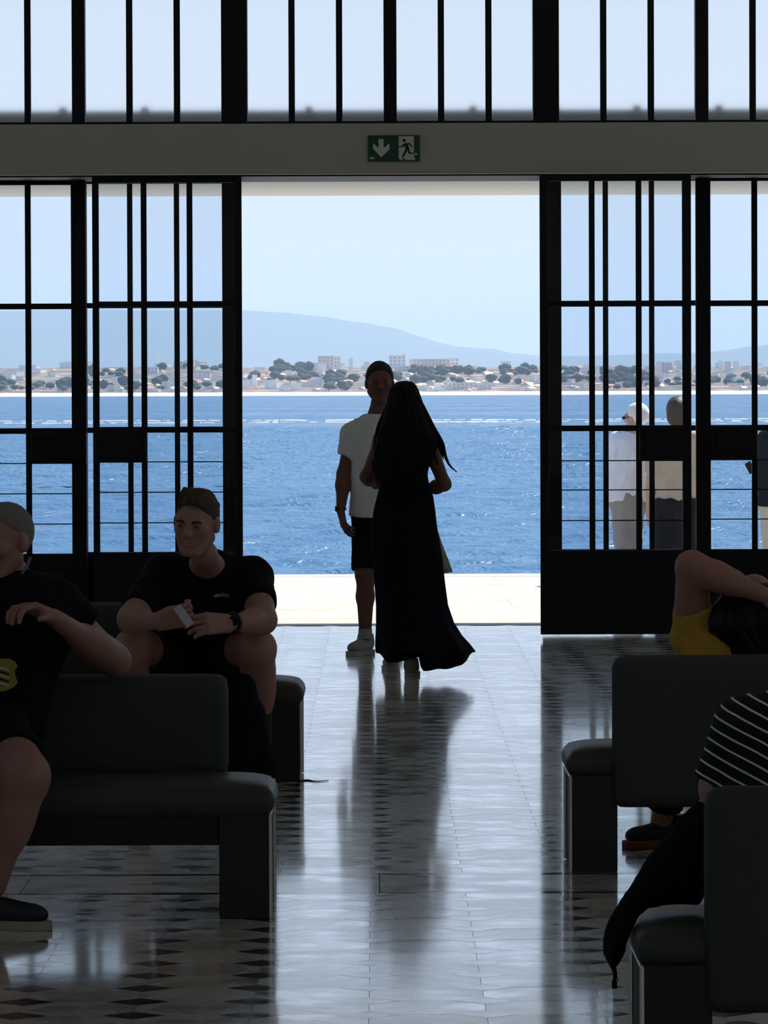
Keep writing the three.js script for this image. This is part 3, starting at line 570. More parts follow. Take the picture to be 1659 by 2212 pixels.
function shirtField(J, k, o) {                              // torso + sleeves, cut at hem and cuffs
  const w = o.width ?? 1, g = o.loose ?? .014, fl = { n: o.front ?? FWD, k: o.thick ?? .70 }, belly = along(J.pelvis, J.chest, .42), L = [];
  const down = J.pelvis.clone().sub(J.chest).normalize(), hem = { p: along(J.pelvis, J.chest, -(o.hem ?? .1)), n: down };
  const low = along(J.pelvis, J.chest, -(o.hem ?? .1) - .05);
  L.push(cap(low, belly, .168 * k * w + g + (o.hemFlare ?? .008), .155 * k * w + g, { flat: fl, clip: [hem] }), cap(belly, J.chest, .155 * k * w + g, .170 * k * w + g, { flat: fl, clip: [hem] }));
  const nk = { p: along(J.chest, J.neck, o.collar ?? .86), n: J.neck.clone().sub(J.chest).normalize() };
  L.push(cap(J.chest, along(J.chest, J.neck, .75), .152 * k * w + g, .085 * k * w + g, { flat: fl, clip: [nk] }));
  L.push(cap(along(J.chest, J.neck, .6), along(J.chest, J.neck, 1.02), .095 * k + g * .5, .062 * k + g * .5, { clip: [nk] }));
  for (const s of ['L', 'R']) {
    const q = J[s]; if (!q?.sh) continue;
    L.push(cap(along(J.chest, J.neck, .6), q.sh, .07 * k + g, .064 * k + g, { clip: [nk] }));
    const t = o['sleeve' + s] ?? o.sleeve ?? .6;
    if (t > 0 && t <= 1) { const e = along(q.sh, q.el, t); L.push(cap(q.sh, along(q.sh, q.el, Math.min(1, t + .2)), .06 * k + g, lerp(.058, .052, t) * k + g, { clip: [{ p: e, n: q.el.clone().sub(q.sh).normalize() }] })); }
    if (t > 1) { const e = along(q.el, q.wr, t - 1); L.push(cap(q.sh, q.el, .06 * k + g, .048 * k + g), cap(q.el, along(q.el, q.wr, Math.min(1, t - .9)), .048 * k + g, .038 * k + g, { clip: [{ p: e, n: q.wr.clone().sub(q.el).normalize() }] })); }
  }
  return shaped(blend(L, .035), (d, x, y, z) => d + (o.fold ?? .005) * fbm(x * 11 + 3, y * 6 - x * 5, z * 11, 3));
}
function shortsField(J, k, o) {
  const w = o.width ?? 1, g = o.loose ?? .016, fl = { n: o.front ?? FWD, k: o.thick ?? .72 }, L = [];
  const up = J.chest.clone().sub(J.pelvis).normalize(), waist = { p: along(J.pelvis, J.chest, o.waist ?? .08), n: up };
  L.push(cap(along(J.pelvis, J.chest, -.05), along(J.pelvis, J.chest, .2), .158 * k * w + g, .15 * k * w + g, { flat: fl, clip: [waist] }));
  for (const s of ['L', 'R']) {
    const q = J[s]; if (!q?.hip) continue; const t = o['leg' + s] ?? o.leg ?? .8;
    if (t <= 1) { const e = along(q.hip, q.kn, t); L.push(cap(q.hip, along(q.hip, q.kn, Math.min(1.1, t + .15)), .092 * k + g, (o.flare ?? .072) * k + g, { clip: [{ p: e, n: q.kn.clone().sub(q.hip).normalize() }] })); }
    else { const e = along(q.kn, q.an, t - 1); L.push(cap(q.hip, q.kn, .092 * k + g, .066 * k + g), cap(q.kn, q.an, .066 * k + g, .052 * k + g, { clip: [{ p: e, n: q.an.clone().sub(q.kn).normalize() }] })); }
  }
  return shaped(blend(L, .03), (d, x, y, z) => d + (o.fold ?? .005) * fbm(x * 12 + 9, y * 7 + x * 4, z * 12, 3));
}
// a head in its own axes: x to its left, y up, z forward; the middle of the head at the origin
function headField() {
  const S = (x) => [-1, 1].map(x);
  const f = blend([
    ell(V(0, .030, -.014), .075, .086, .094), ell(V(0, -.026, .022), .061, .076, .064), ell(V(0, -.096, .064), .026, .018, .020),
    ...S((s) => cap(V(s * .054, -.048, .006), V(s * .024, -.095, .052), .022, .019)), ...S((s) => ell(V(s * .044, -.014, .058), .020, .018, .020)),
    cap(V(-.036, .024, .078), V(.036, .024, .078), .013), cap(V(0, .012, .086), V(0, -.024, .104), .0085, .0125),
  ], .022);
  const fine = blend([...S((s) => ell(V(s * .011, -.030, .097), .009, .008, .010)), cap(V(-.019, -.0565, .0845), V(.019, -.0565, .0845), .0065), cap(V(-.015, -.068, .0845), V(.015, -.068, .0845), .0075), ...S((s) => ell(V(s * .032, .0045, .0745), .0155, .0125, .0125))], .006);
  const ear = blend(S((s) => ell(V(s * .079, .000, -.008), .011, .031, .019)), .004);
  const sock = S((s) => V(s * .033, .007, .094));
  const g = (x, y, z) => {
    let d = f(x, y, z);
    for (const c of sock) d = smax(d, -(Math.sqrt((x - c.x) ** 2 * .7 + (y - c.y) ** 2 * 1.4 + (z - c.z) ** 2) - .0155), .014);
    d = smin(d, fine(x, y, z), .008); d = smin(d, ear(x, y, z), .01);
    const m = Math.max(Math.abs(y + .0622) - .0011, Math.abs(x) - .022, .07 - z); return smax(d, -m, .003);
  };
  g.lo = V(-.095, -.12, -.115); g.hi = V(.095, .125, .125);
  return g;
}
const headGeo = skin(headField(), .0034);
// short hair: a shell over the crown, kept where keep(x, y, z) > 0
function hairGeo(keep, lift = .012, rough = .006, freq = 38, cell = .0034, tall = 0) {
  const f = blend([ell(V(0, .032, -.016), .075 + lift, .086 + lift + tall, .094 + lift)], .01);
  return skin(shaped(f, (d, x, y, z) => { const k = keep(x, y, z), e = 1 - clamp(k / .04); return smax(d + (lift + tall * .6 - .001) * e * e + rough * fbm(x * freq, y * freq * .5, z * freq, 3), -k, .004); }), cell);
}
const shortCut = (x, y, z) => .9 * (y - lerp(-.035, .080, clamp((z + .05) / .10)) - .012 * Math.abs(x) / .08);
const crop = (x, y, z) => .9 * (y - lerp(-.03, .074, clamp((z + .035) / .10)) - .012 * Math.cos(x * 40));
function sweptHair() {                                      // short at the sides, longer and brushed back on top
  const f = blend([ell(V(0, .032, -.018), .0785, .092, .099), ell(V(0, .080, .012), .062, .052, .078)], .02);
  return skin(shaped(f, (d, x, y, z) => { const k = crop(x, y, z), e = 1 - clamp(k / .022); return smax(d + (z > .03 ? .004 : .006) * e * e + (y > .06 ? .022 : .004) * fbm(x * 52 + 14 * z, y * 14, z * 15 + x * 9, 3), -k, .004); }), .0032);
}
// where a shirt's surface lies in front of a point, looking along -z
function frontOf(f, x, y, z0) { let z = z0; for (let i = 0; i < 400; i++) { if (f(x, y, z) < 0) return z; z -= .002; } return z0; }
function frame(origin, yaw, pitch = 0, roll = 0, k = 1) { return new THREE.Matrix4().compose(origin, new THREE.Quaternion().setFromEuler(new THREE.Euler(pitch, yaw, roll, 'YXZ')), V(k, k, k)); }
// a hand: fingers run along dir, the palm faces palm, the thumb on the side given; curl per finger
function handGeo(wrist, dir, palm, side, curls, thumb = .5, k = 1, spread = .12, cell = .0034) {
  const y = dir.clone().normalize(), z = palm.clone().addScaledVector(y, -palm.dot(y)).normalize(), x = V().crossVectors(y, z).multiplyScalar(side);
  const P = (a, b, c) => wrist.clone().addScaledVector(x, a * k).addScaledVector(y, b * k).addScaledVector(z, c * k), L = [];
  for (const a of [.030, .010, -.011, -.029]) L.push(cap(P(a * .55, 0, 0), P(a, .086, 0), .019 * k, .0125 * k));
  L.push(cap(P(.018, .012, .006), P(.030, .050, .012), .018 * k, .015 * k));
  const len = [[.042, .025, .020], [.046, .029, .021], [.043, .027, .020], [.034, .020, .018]], root = [.031, .011, -.010, -.029];
  const fingers = [];
  curls.forEach((c, i) => {
    let p = [root[i], .088, 0], ang = 0, sp = spread * (1.5 - i) / 1.5; const F = [];
    len[i].forEach((l, j) => { ang += c * [.95, 1.15, .75][j]; const q = [p[0] + Math.sin(sp) * l * Math.cos(ang), p[1] + Math.cos(ang) * l, p[2] + Math.sin(ang) * l]; F.push(cap(P(...p), P(...q), (.0098 - j * .0008) * k, (.0092 - j * .0010) * k)); p = q; });
    fingers.push(blend(F, .004));
  });
  { let p = [.030, .036, .012]; const F = []; [[.034, .022, .016], [.018, .024, .014 + .02 * thumb]].forEach(([a, b, c], j) => { const q = [p[0] + a * (1 - Math.min(thumb, 1) * .6) * (thumb > 1 ? .2 : 1), p[1] + b * (thumb > 1 ? 1.5 : 1), p[2] + c * (thumb > 1 ? -.1 : .4 + thumb)]; F.push(cap(P(...p), P(...q), (.0125 - j * .0015) * k, (.011 - j * .002) * k)); p = q; }); fingers.push(blend(F, .005)); }
  const palmF = blend(L, .012), f = (a, b, c) => { let d = palmF(a, b, c); for (const g of fingers) d = smin(d, g(a, b, c), .005); return d; };
  f.lo = palmF.lo.clone(); f.hi = palmF.hi.clone(); for (const g of fingers) { f.lo.min(g.lo); f.hi.max(g.hi); }
  return skin(f, cell);
}
// a shoe in its own axes: toe towards +z, sole on y = 0, heel at z = -.09
function shoeParts(len = .285, high = .06) {
  const k = len / .285, up = blend([ell(V(0, .045 * k, .115 * k), .043, .034, .062), ell(V(0, .05 * k, .02), .041, .045, .085), ell(V(0, .062, -.045), .037, .05, .045), cap(V(0, .075, -.03), V(0, .07 + high, -.035), .041, .043)], .03);
  const upper = skin(shaped(up, (d, x, y, z) => Math.max(d, .022 - y, y - .085 - high * .6 - (z < 0 ? .0 : 0))), .0055);
  const s = new THREE.Shape(), o = [[.0, -.1], [.03, -.088], [.037, -.04], [.033, .0], [.042, .07], [.046, .115], [.036, .16], [.012, .183], [-.02, .18], [-.041, .15], [-.044, .1], [-.036, .03], [-.035, -.04], [-.03, -.088]];
  s.splineThru(o.slice(1).concat([o[0]]).map(([x, z]) => new THREE.Vector2(x, -z * k)));
  s.moveTo(o[0][0], -o[0][1]);
  const s2 = new THREE.Shape(new THREE.CatmullRomCurve3(o.map(([x, z]) => V(x, -z * k, 0)), true).getPoints(40).map((p) => new THREE.Vector2(p.x, p.y)));
  const sole = new THREE.ExtrudeGeometry(s2, { depth: .022, bevelEnabled: true, bevelSize: .003, bevelThickness: .003, bevelSegments: 2 }).rotateX(-Math.PI / 2).translate(0, .003, 0);
  const laces = mergeGeometries([.045, .065, .085, .105].map((z, i) => tube([V(-.026, .078 - i * .006, z - .01), V(0, .092 - i * .005, z), V(.026, .078 - i * .006, z + .006)], .003, .003, 6, 5)));
  return { upper, sole, laces };
}
const shoeLow = shoeParts(.285, .02), shoeHigh = shoeParts(.285, .05);
function shoe(owner, p, yaw, kind, mUpper, mSole, mLace, k = 1, pitch = 0, label) {
  const g = new THREE.Group(); g.name = 'shoe'; g.position.copy(p); g.rotation.set(pitch, yaw, 0, 'YXZ'); g.scale.setScalar(k); owner.add(g);
  if (label) g.userData.label = label;
  part(g, 'upper', kind.upper, mUpper); part(g, 'sole', kind.sole, mSole); part(g, 'laces', kind.laces, mLace);
  return g;
}
function loft(rings, n = 48) {                              // rings: {c, rx, rz, f(angle) -> [dx, dy, dz]}, closed at both ends
  const pos = [], idx = [];
  for (const r of rings) for (let i = 0; i < n; i++) { const a = i / n * 2 * Math.PI, e = r.f ? r.f(a) : [0, 0, 0]; pos.push(r.c.x + Math.cos(a) * r.rx + e[0], r.c.y + e[1], r.c.z + Math.sin(a) * r.rz + e[2]); }
  for (let j = 0; j < rings.length - 1; j++) for (let i = 0; i < n; i++) { const a = j * n + i, b = j * n + (i + 1) % n; idx.push(a, b, a + n, b, b + n, a + n); }
  for (const [j, flip] of [[0, 1], [rings.length - 1, 0]]) { const c = pos.length / 3, r = rings[j].c; let y = 0; for (let i = 0; i < n; i++) y += pos[(j * n + i) * 3 + 1] / n; pos.push(r.x, y, r.z); for (let i = 0; i < n; i++) { const a = j * n + i, b = j * n + (i + 1) % n; flip ? idx.push(c, b, a) : idx.push(c, a, b); } }
  const g = new THREE.BufferGeometry(); g.setAttribute('position', new THREE.Float32BufferAttribute(pos, 3)); g.setIndex(idx); g.computeVertexNormals(); return g;
}
// a soft thick sheet with the given outline (x, y corners at depth z), thickest in the middle, with folds
function soft(poly, z, thick, width, fold = .006, cell = .006, seedK = 0) {
  const n = poly.length, f = (x, y, zz) => {
    let d = 1e9, s = 1;
    for (let i = 0, j = n - 1; i < n; j = i++) {
      const ex = poly[j].x - poly[i].x, ey = poly[j].y - poly[i].y, wx = x - poly[i].x, wy = y - poly[i].y, t = clamp((wx * ex + wy * ey) / (ex * ex + ey * ey)), bx = wx - ex * t, by = wy - ey * t;
      d = Math.min(d, bx * bx + by * by);
      const c1 = y >= poly[i].y, c2 = y < poly[j].y, c3 = ex * wy > ey * wx; if ((c1 && c2 && c3) || (!c1 && !c2 && !c3)) s = -s;
    }
    const sd = s * Math.sqrt(d), h = thick * Math.sqrt(clamp(-sd / width)) + .001;
    return smax(sd, Math.abs(zz - z + fold * 2 * fbm(x * 9 + seedK, y * 9, 1, 3)) - h + fold * fbm(x * 26 + y * 14, y * 12 - x * 10, zz * 8 + seedK, 3), .006);
  };
  f.lo = V(Math.min(...poly.map((p) => p.x)), Math.min(...poly.map((p) => p.y)), z - thick - fold); f.hi = V(Math.max(...poly.map((p) => p.x)), Math.max(...poly.map((p) => p.y)), z + thick + fold);
  return skin(f, cell);
}
const cloth = (r, g, b, rough = .9) => std(r, g, b, rough, { bumpMap: weave, bumpScale: .0002, specularIntensity: .3 });
const SKIN = std(.42, .20, .145, .55), SKIN2 = std(.38, .18, .13, .55), SKIN3 = std(.50, .29, .21, .55), EYE_SHADED = std(.10, .09, .085, .3), IRIS = std(.03, .025, .02, .2), BLACK = cloth(.006, .006, .007), SKIN4 = std(.17, .08, .055, .6, { specularIntensity: .6 }), SHOEBLACK = std(.012, .012, .012, .6), WHITE = cloth(.80, .78, .73), RUBBER = std(.60, .57, .50, .6);  // skin of the doorway pair is darkened to hold the dim light on them
function eyes(owner, m, name = 'eye') { for (const s of [-1, 1]) { const e = part(owner, name, new THREE.SphereGeometry(.0122, 14, 10).scale(1.05, .48, 1).translate(s * .032, .0035, .0762).applyMatrix4(m), EYE_SHADED); part(e, 'iris', new THREE.SphereGeometry(.0056, 10, 8).scale(1, .85, 1).translate(s * .032, .003, .0842).applyMatrix4(m), IRIS); } }  // eyeballs coloured dark to carry the shade of the sockets
// ------------------------------------------------------------------ person in a white T-shirt, standing in the doorway
const ground = (px, d) => V(X(px, d), 0, -d);
const mergeSkin = (...g) => mergeGeometries(g.map((a) => { const b = a.clone(); for (const n of Object.keys(b.attributes)) if (n !== 'position' && n !== 'normal') b.deleteAttribute(n); return b; }));
{
  const d = 31.8, A = (px, py, dd = 0) => at(px, py, d + dd);
  const g = thing('person', 'person in pale T-shirt and black shorts standing in the doorway, facing in', 'person');
  const J = { pelvis: A(815, 1100), chest: A(816, 965), neck: A(818, 893), head: A(819, 868), L: { sh: A(764, 936), el: A(743, 1024, -.02), wr: A(736, 1104, -.08), hip: A(793, 1112), kn: A(789, 1240, -.10), an: A(789, 1380, .02) }, R: { sh: A(872, 936), el: A(890, 1022), wr: A(876, 1100), hip: A(840, 1112), kn: A(850, 1240, .1), an: A(852, 1372, .3) } };
  const hm = frame(A(820, 829, -.02), .05, -.02, 0, 1.02);
  const hand = handGeo(J.L.wr, A(743, 1135, -.12).sub(J.L.wr), V(1, 0, -.25), -1, [.32, .36, .40, .44], .35, 1, .1, .004), handR = handGeo(J.R.wr, V(0, -1, 0), V(-1, 0, -.2), 1, [.3, .35, .4, .45], .3, 1, .1, .005);
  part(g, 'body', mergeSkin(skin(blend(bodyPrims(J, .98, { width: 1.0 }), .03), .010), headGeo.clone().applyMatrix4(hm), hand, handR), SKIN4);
  eyes(g, hm);
  part(g, 'hair', hairGeo((x, y, z) => .9 * (y - lerp(-.045, .070, clamp((z + .05) / .11)) - .004 * Math.cos(x * 60)), .011, .006, 40, .004, .010).applyMatrix4(hm), std(.018, .012, .009, .7));
  part(g, 't_shirt', skin(shirtField(J, .98, { hem: .125, sleeve: .56, collar: .86, loose: .012, hemFlare: .004, fold: .02 }), .009), WHITE, 'pale short-sleeved T-shirt');
  part(g, 'shorts', skin(shortsField(J, .98, { leg: .93, loose: .008, flare: .076, width: .94 }), .009), BLACK, 'black knee-length shorts');
  const w = along(J.L.el, J.L.wr, .94); const watch = part(g, 'wristwatch', new THREE.TorusGeometry(.027, .007, 8, 24).rotateX(Math.PI / 2).translate(w.x, w.y, w.z), BLACK, 'black wristwatch'); part(watch, 'watch_case', box(w.x - .036, w.x - .027, w.y - .017, w.y + .017, w.z - .015, w.z + .018, .003), M.box);
  shoe(g, ground(783, d + .02), -.38, shoeHigh, std(.30, .29, .26, .8), std(.34, .33, .30, .7), std(.36, .35, .32, .8), 1.12, 0, 'pale laced sneaker');
  shoe(g, ground(852, d + .3), .05, shoeLow, std(.46, .44, .40, .8), std(.55, .53, .48, .7), std(.5, .48, .44, .8), 1.0);
  part(g, 'sock', tube([A(789, 1358), A(789, 1380)], .042, .044, 4, 16), std(.34, .33, .30, .9));
}
// ------------------------------------------------------------------ person in a long dark dress, seen from behind
{
  const d = 29.5, A = (px, py, dd = 0) => at(px, py, d + dd);
  const g = thing('person', 'person with very long dark hair and long dark dress walking to the doorway', 'person');
  const J = { pelvis: A(872, 1112), chest: A(873, 995), neck: A(873, 920), head: A(873, 895), L: { sh: A(826, 950), el: A(792, 1030, .10), wr: A(809, 1045, .26), hip: A(852, 1130), kn: A(850, 1275, .15), an: A(843, 1420, .45) }, R: { sh: A(924, 954), el: A(960, 1046, .05), wr: A(905, 1064, .25), hip: A(894, 1130), kn: A(890, 1280, .0), an: A(888, 1425, -.08) } };
  const hm = frame(A(873, 868), Math.PI, .05, 0, .97);
  const hL = handGeo(J.L.wr, V(.5, .2, -.6), V(1, 0, .3), 1, [.5, .55, .6, .6], .4, .9, .1, .004), hR = handGeo(J.R.wr, V(-1, .1, -.3), V(0, 0, 1), 1, [.4, .4, .45, .5], .4, .9, .1, .004);
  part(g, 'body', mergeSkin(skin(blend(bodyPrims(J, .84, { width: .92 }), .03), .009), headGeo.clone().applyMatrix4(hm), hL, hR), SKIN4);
  // dress: close bodice, long skirt that flares and swings out on one side at the hem
  const dressM = cloth(.005, .005, .009), sil = [[975, 828, 918], [1000, 826, 920], [1040, 822, 926], [1073, 814, 936], [1100, 807, 940], [1135, 803, 944], [1170, 803, 950], [1204, 805, 956], [1255, 808, 961], [1307, 812, 968], [1345, 812, 981], [1372, 811, 998], [1392, 810, 1016], [1406, 811, 1027]];
  const rings = sil.map(([py, l, r], i) => {
    const a = A(l, py), b = A(r, py), w = (b.x - a.x) / 2, t = clamp((i - 4) / 9), rz = lerp(.105, .30, t * t);
    return { c: a.clone().add(b).multiplyScalar(.5).add(V(0, 0, t * .02)), rx: w, rz, f: (q) => { const k = t * t * .035 * Math.sin(q * 9 + 1.2 * Math.sin(q * 2)) * Math.abs(Math.sin(q)); return [k * Math.cos(q) * .4, 0, k * Math.sin(q)]; } };
  });
  const hemY = (px) => { const L = [[805, 1404], [842, 1428], [858, 1426], [866, 1402], [903, 1402], [909, 1441], [960, 1440], [993, 1434], [1010, 1420], [1030, 1403]]; for (let i = 0; i < L.length - 1; i++) if (px <= L[i + 1][0]) return lerp(L[i][1], L[i + 1][1], clamp((px - L[i][0]) / (L[i + 1][0] - L[i][0]))); return 1403; };
  { const last = rings[rings.length - 1], s = FOCAL / d; rings.push({ c: last.c.clone(), rx: last.rx * .995, rz: last.rz * 1.03, f: (q) => { const px = lerp(811, 1027, (Math.cos(q) + 1) / 2), k = .04 * Math.sin(q * 9 + 1.2 * Math.sin(q * 2)) * Math.abs(Math.sin(q)); return [k * Math.cos(q) * .3, -(hemY(px) - 1406) / s * clamp(.5 + .5 * Math.sin(q) * 1.4, .35, 1) - .004 * Math.sin(q * 13), k * Math.sin(q)]; } }); }
  part(g, 'dress', loft(rings, 120), dressM, 'long dark dress flaring at the hem');
  for (const s of [-1, 1]) part(g, 'strap', tube([A(873 + s * 30, 985, -.11), A(873 + s * 34, 950, -.09), A(873 + s * 32, 928, -.02), A(873 + s * 28, 960, .1)], .011, .011, 12, 6), dressM);
  // hair: a smooth mass with loose locks
  const hairM = std(.005, .004, .0035, .55, { specularIntensity: .25 }), hs = [[822.5, 870, 878, .02], [825, 859, 889, .05], [832, 849, 897, .085], [843, 841.5, 903, .105], [860, 837, 909, .115], [880, 834, 916, .112], [900, 829, 922, .10], [922, 823, 932, .09], [945, 815, 943, .085], [965, 811, 946, .08], [985, 811, 934, .072], [1010, 816, 924, .062], [1040, 825, 918, .05], [1062, 836, 912, .03]];
  const hr = hs.map(([py, l, r, rz], i) => { const a = A(l, py), b = A(r, py); return { c: a.clone().add(b).multiplyScalar(.5).add(V(0, 0, i < 5 ? 0 : .03 + .05 * clamp((i - 4) / 4))), rx: (b.x - a.x) / 2, rz, f: (q) => { const k = .0025 * Math.sin(q * 23 + i * .15) + .002 * Math.sin(q * 41) + (i > 9 ? .006 * Math.sin(q * 12) : 0); return [k * Math.cos(q), i === hs.length - 1 ? .03 * Math.sin(q * 7) : 0, k * Math.sin(q)]; } }; });
  const hair = part(g, 'hair', loft(hr, 140), hairM, 'waist-length dark hair');
  const lock = (list, r, dd = -.06) => part(hair, 'lock', tube(list.map(([x, y, e = 0]) => A(x, y, dd + e)), (t) => r * (t < .15 ? .5 + t * 3.3 : 1 - .85 * Math.pow((t - .15) / .85, 2.5)), 0, 30, 7), hairM);
  lock([[898, 850], [918, 890], [936, 925], [955, 958], [962, 985], [972, 1006], [987, 1020]], .016, -.07);
  lock([[896, 855], [914, 895], [934, 930], [948, 962], [958, 992]], .022, -.06); lock([[894, 862], [908, 900], [924, 940], [936, 975], [946, 1004]], .020, -.05); lock([[890, 880], [903, 925], [912, 975], [918, 1020], [917, 1044]], .02, -.04);
  lock([[846, 850], [834, 885], [822, 915], [810, 945], [803, 975], [808, 1010], [815, 1046]], .010, .02); lock([[844, 856], [832, 890], [818, 925], [812, 960], [812, 1000], [819, 1050]], .016, -.03); lock([[850, 900], [836, 950], [828, 1000], [836, 1060]], .02, -.09); lock([[880, 880], [885, 950], [882, 1010], [876, 1066]], .024, -.10); lock([[868, 880], [862, 950], [858, 1010], [856, 1068]], .024, -.10);
  for (let i = 0; i < 6; i++) lock([[840 - i, 900 + i * 6], [816 - i * 1.5, 960 + i * 8], [810 + i, 1020], [812 + i * 3, 1054 + i]], .003, .02 + i * .01);
  // shoes
  const wm = std(.36, .34, .31, .8), ws = std(.42, .40, .37, .7);
  shoe(g, ground(887, d - .10), Math.PI - .05, shoeHigh, wm, ws, wm, .93, .0, 'pale sneaker'); shoe(g, ground(843, d + .52), Math.PI + .1, shoeLow, wm, ws, wm, .93);
  // tote held in front, its corner showing beside the skirt
  const poly = [[905, 1120], [944, 1140], [956, 1175], [969, 1208], [979, 1236], [960, 1239], [925, 1238], [905, 1230]].map(([x, y]) => { const p = at(x, y, d + .42); return p; });
  const t = thing('tote_bag', 'pale cloth tote bag hanging beside the long dark dress', 'bag');
  part(t, 'bag_body', soft(poly, -(d + .42), .03, .05, .004, .007), cloth(.42, .37, .30));
  part(t, 'bag_strap', tube([at(912, 1122, d + .42), at(908, 1090, d + .36), at(906, 1066, d + .27), at(916, 1090, d + .40), at(930, 1135, d + .43)], .006, .006, 20, 6), cloth(.42, .37, .30));
}
// ------------------------------------------------------------------ young person in black sitting on the far bench, facing the camera
{
  const A = (px, py, d) => at(px, py, d);
  const g = thing('person', 'young person in black T-shirt sitting with elbows on knees, holding a small packet', 'person');
  const K = 1.08, J = { pelvis: A(428, 1392, 21.74), chest: A(440, 1290, 21.44), neck: A(446, 1224, 21.31), head: A(441, 1196, 21.14), L: { sh: A(352, 1246, 21.42), el: A(284, 1338, 21.10), wr: A(344, 1343, 20.90), hip: A(385, 1405, 21.72), kn: A(287, 1400, 21.22), an: A(300, 1640, 21.40) }, R: { sh: A(545, 1246, 21.42), el: A(568, 1340, 21.12), wr: A(492, 1347, 20.92), hip: A(470, 1405, 21.72), kn: A(556, 1400, 21.22), an: A(562, 1638, 21.44) } };
  const hm = frame(A(424, 1131, 21.02), -.30, .14, -.08, 1.10);
  const hL = handGeo(J.L.wr, A(400, 1330, 20.86).sub(J.L.wr), V(.1, .3, -1), 1, [.85, .92, .98, 1.0], 1.15, 1.12, .05), hR = handGeo(J.R.wr, A(430, 1348, 20.84).sub(J.R.wr), V(-.1, -.35, -1), -1, [.5, .56, .62, .66], .9, 1.12, .06);
  const prims = bodyPrims(J, K, { width: 1.02 });
  prims.push(cap(J.L.kn, J.L.kn.clone().add(V(0, -.02, .02)), .072), cap(J.R.kn, J.R.kn.clone().add(V(0, -.02, .02)), .072), cap(along(J.R.kn, J.R.an, .2), along(J.R.kn, J.R.an, .45), .070, .060), cap(along(J.R.sh, J.R.el, .6), J.R.el, .056, .050), cap(along(J.L.sh, J.L.el, .6), J.L.el, .058, .052));
  part(g, 'body', mergeSkin(skin(blend(prims, .035), .009), headGeo.clone().applyMatrix4(hm), hL, hR), SKIN);
  eyes(g, hm);
  for (const s of [-1, 1]) part(g, 'eyebrow', tube([V(s * .016, .0195, .0935), V(s * .034, .0235, .0905), V(s * .048, .0185, .0815)], .0046, .0030, 8, 6).applyMatrix4(hm), std(.05, .03, .018, .9));
  part(g, 'hair', sweptHair().applyMatrix4(hm), std(.060, .034, .018, .75), 'short swept-back brown hair');
  const tee = shirtField(J, K, { hem: .12, sleeveL: .80, sleeveR: .66, collar: .97, loose: .016, width: 1.04, fold: .009 }); part(g, 't_shirt', skin(tee, .008), BLACK, 'black T-shirt with small pale print');
  part(g, 'shorts', skin(shortsField(J, K, { legL: .70, legR: .60, loose: .014, fold: .009 }), .009), cloth(.030, .022, .018), 'dark brown shorts');
  // small arc of pale marks printed on the chest
  for (let i = 0; i < 6; i++) { const a = -.9 + i * .36, p = A(478 + Math.sin(a) * 17, 1292 - Math.cos(a) * 8, 21.30), m = new THREE.CapsuleGeometry(.0042, .009, 3, 6); m.rotateZ(-a); m.scale(1, 1, .3); m.translate(p.x, p.y, frontOf(tee, p.x, p.y, -20.7) + .002); part(g, 'shirt_print', m, cloth(.40, .40, .38)); }
  const w = along(J.R.el, J.R.wr, .86), wq = new THREE.Quaternion().setFromUnitVectors(V(0, 0, 1), J.R.wr.clone().sub(J.R.el).normalize());
  const strap = part(g, 'wristwatch', new THREE.TorusGeometry(.037, .010, 8, 24).applyQuaternion(wq).translate(w.x, w.y, w.z), SHOEBLACK, 'black wristwatch'); part(strap, 'watch_case', new THREE.CylinderGeometry(.021, .021, .012, 20).rotateX(Math.PI / 2).translate(w.x + .006, w.y + .012, w.z + .042), M.box);
  for (const [q, px, yaw] of [[J.L, 300, -.35], [J.R, 563, .12]]) { shoe(g, V(q.an.x, 0, q.an.z + .02), yaw, shoeHigh, SHOEBLACK, RUBBER, std(.5, .49, .46, .8), 1.05, 0, 'black canvas shoe with pale sole'); part(g, 'sock', tube([along(q.kn, q.an, .55), along(q.kn, q.an, 1.02)], .056, .047, 6, 16), SHOEBLACK); }
  const pk = thing('small_packet', 'small pale paper packet held in both hands of the seated person', 'packet'), c = A(397, 1331, 20.80);
  pk.position.copy(c); pk.rotation.set(-.15, -.1, .62); part(pk, 'packet_body', box(-.017, .017, -.047, .047, -.008, .008, .002), std(.62, .61, .57, .7)); part(pk, 'packet_lid', box(-.0175, .0175, .020, .0475, -.0085, .0085, .002), std(.55, .56, .54, .7));
  // black backpack between the feet
  const bp = thing('backpack', 'black backpack standing on the floor between the feet of the seated young person', 'backpack', [X(524, 21.1), 0, -21.05]);
  part(bp, 'pack_body', skin(shaped(blend([cap(V(0, .10, 0), V(-.012, .41, -.01), .085, .066, {}), cap(V(-.04, .09, 0), V(.05, .09, 0), .08), cap(V(.03, .12, 0), V(.035, .30, -.01), .085, .055)], .05), (d, x, y, z) => Math.max(d + .006 * fbm(x * 14, y * 9, z * 14, 3), .004 - y)), .008), BLACK);
  part(bp, 'front_pocket', skin(shaped(blend([cap(V(0, .10, .06), V(0, .22, .055), .06, .05)], .02), (d, x, y, z) => Math.max(d + .004 * fbm(x * 20, y * 14, z * 20, 3), .012 - y)), .007), BLACK);
  part(bp, 'grab_handle', tube([V(-.03, .44, -.06), V(-.02, .46, -.075), V(.02, .46, -.075), V(.03, .44, -.06)], .007, .007, 16, 6), BLACK);
}
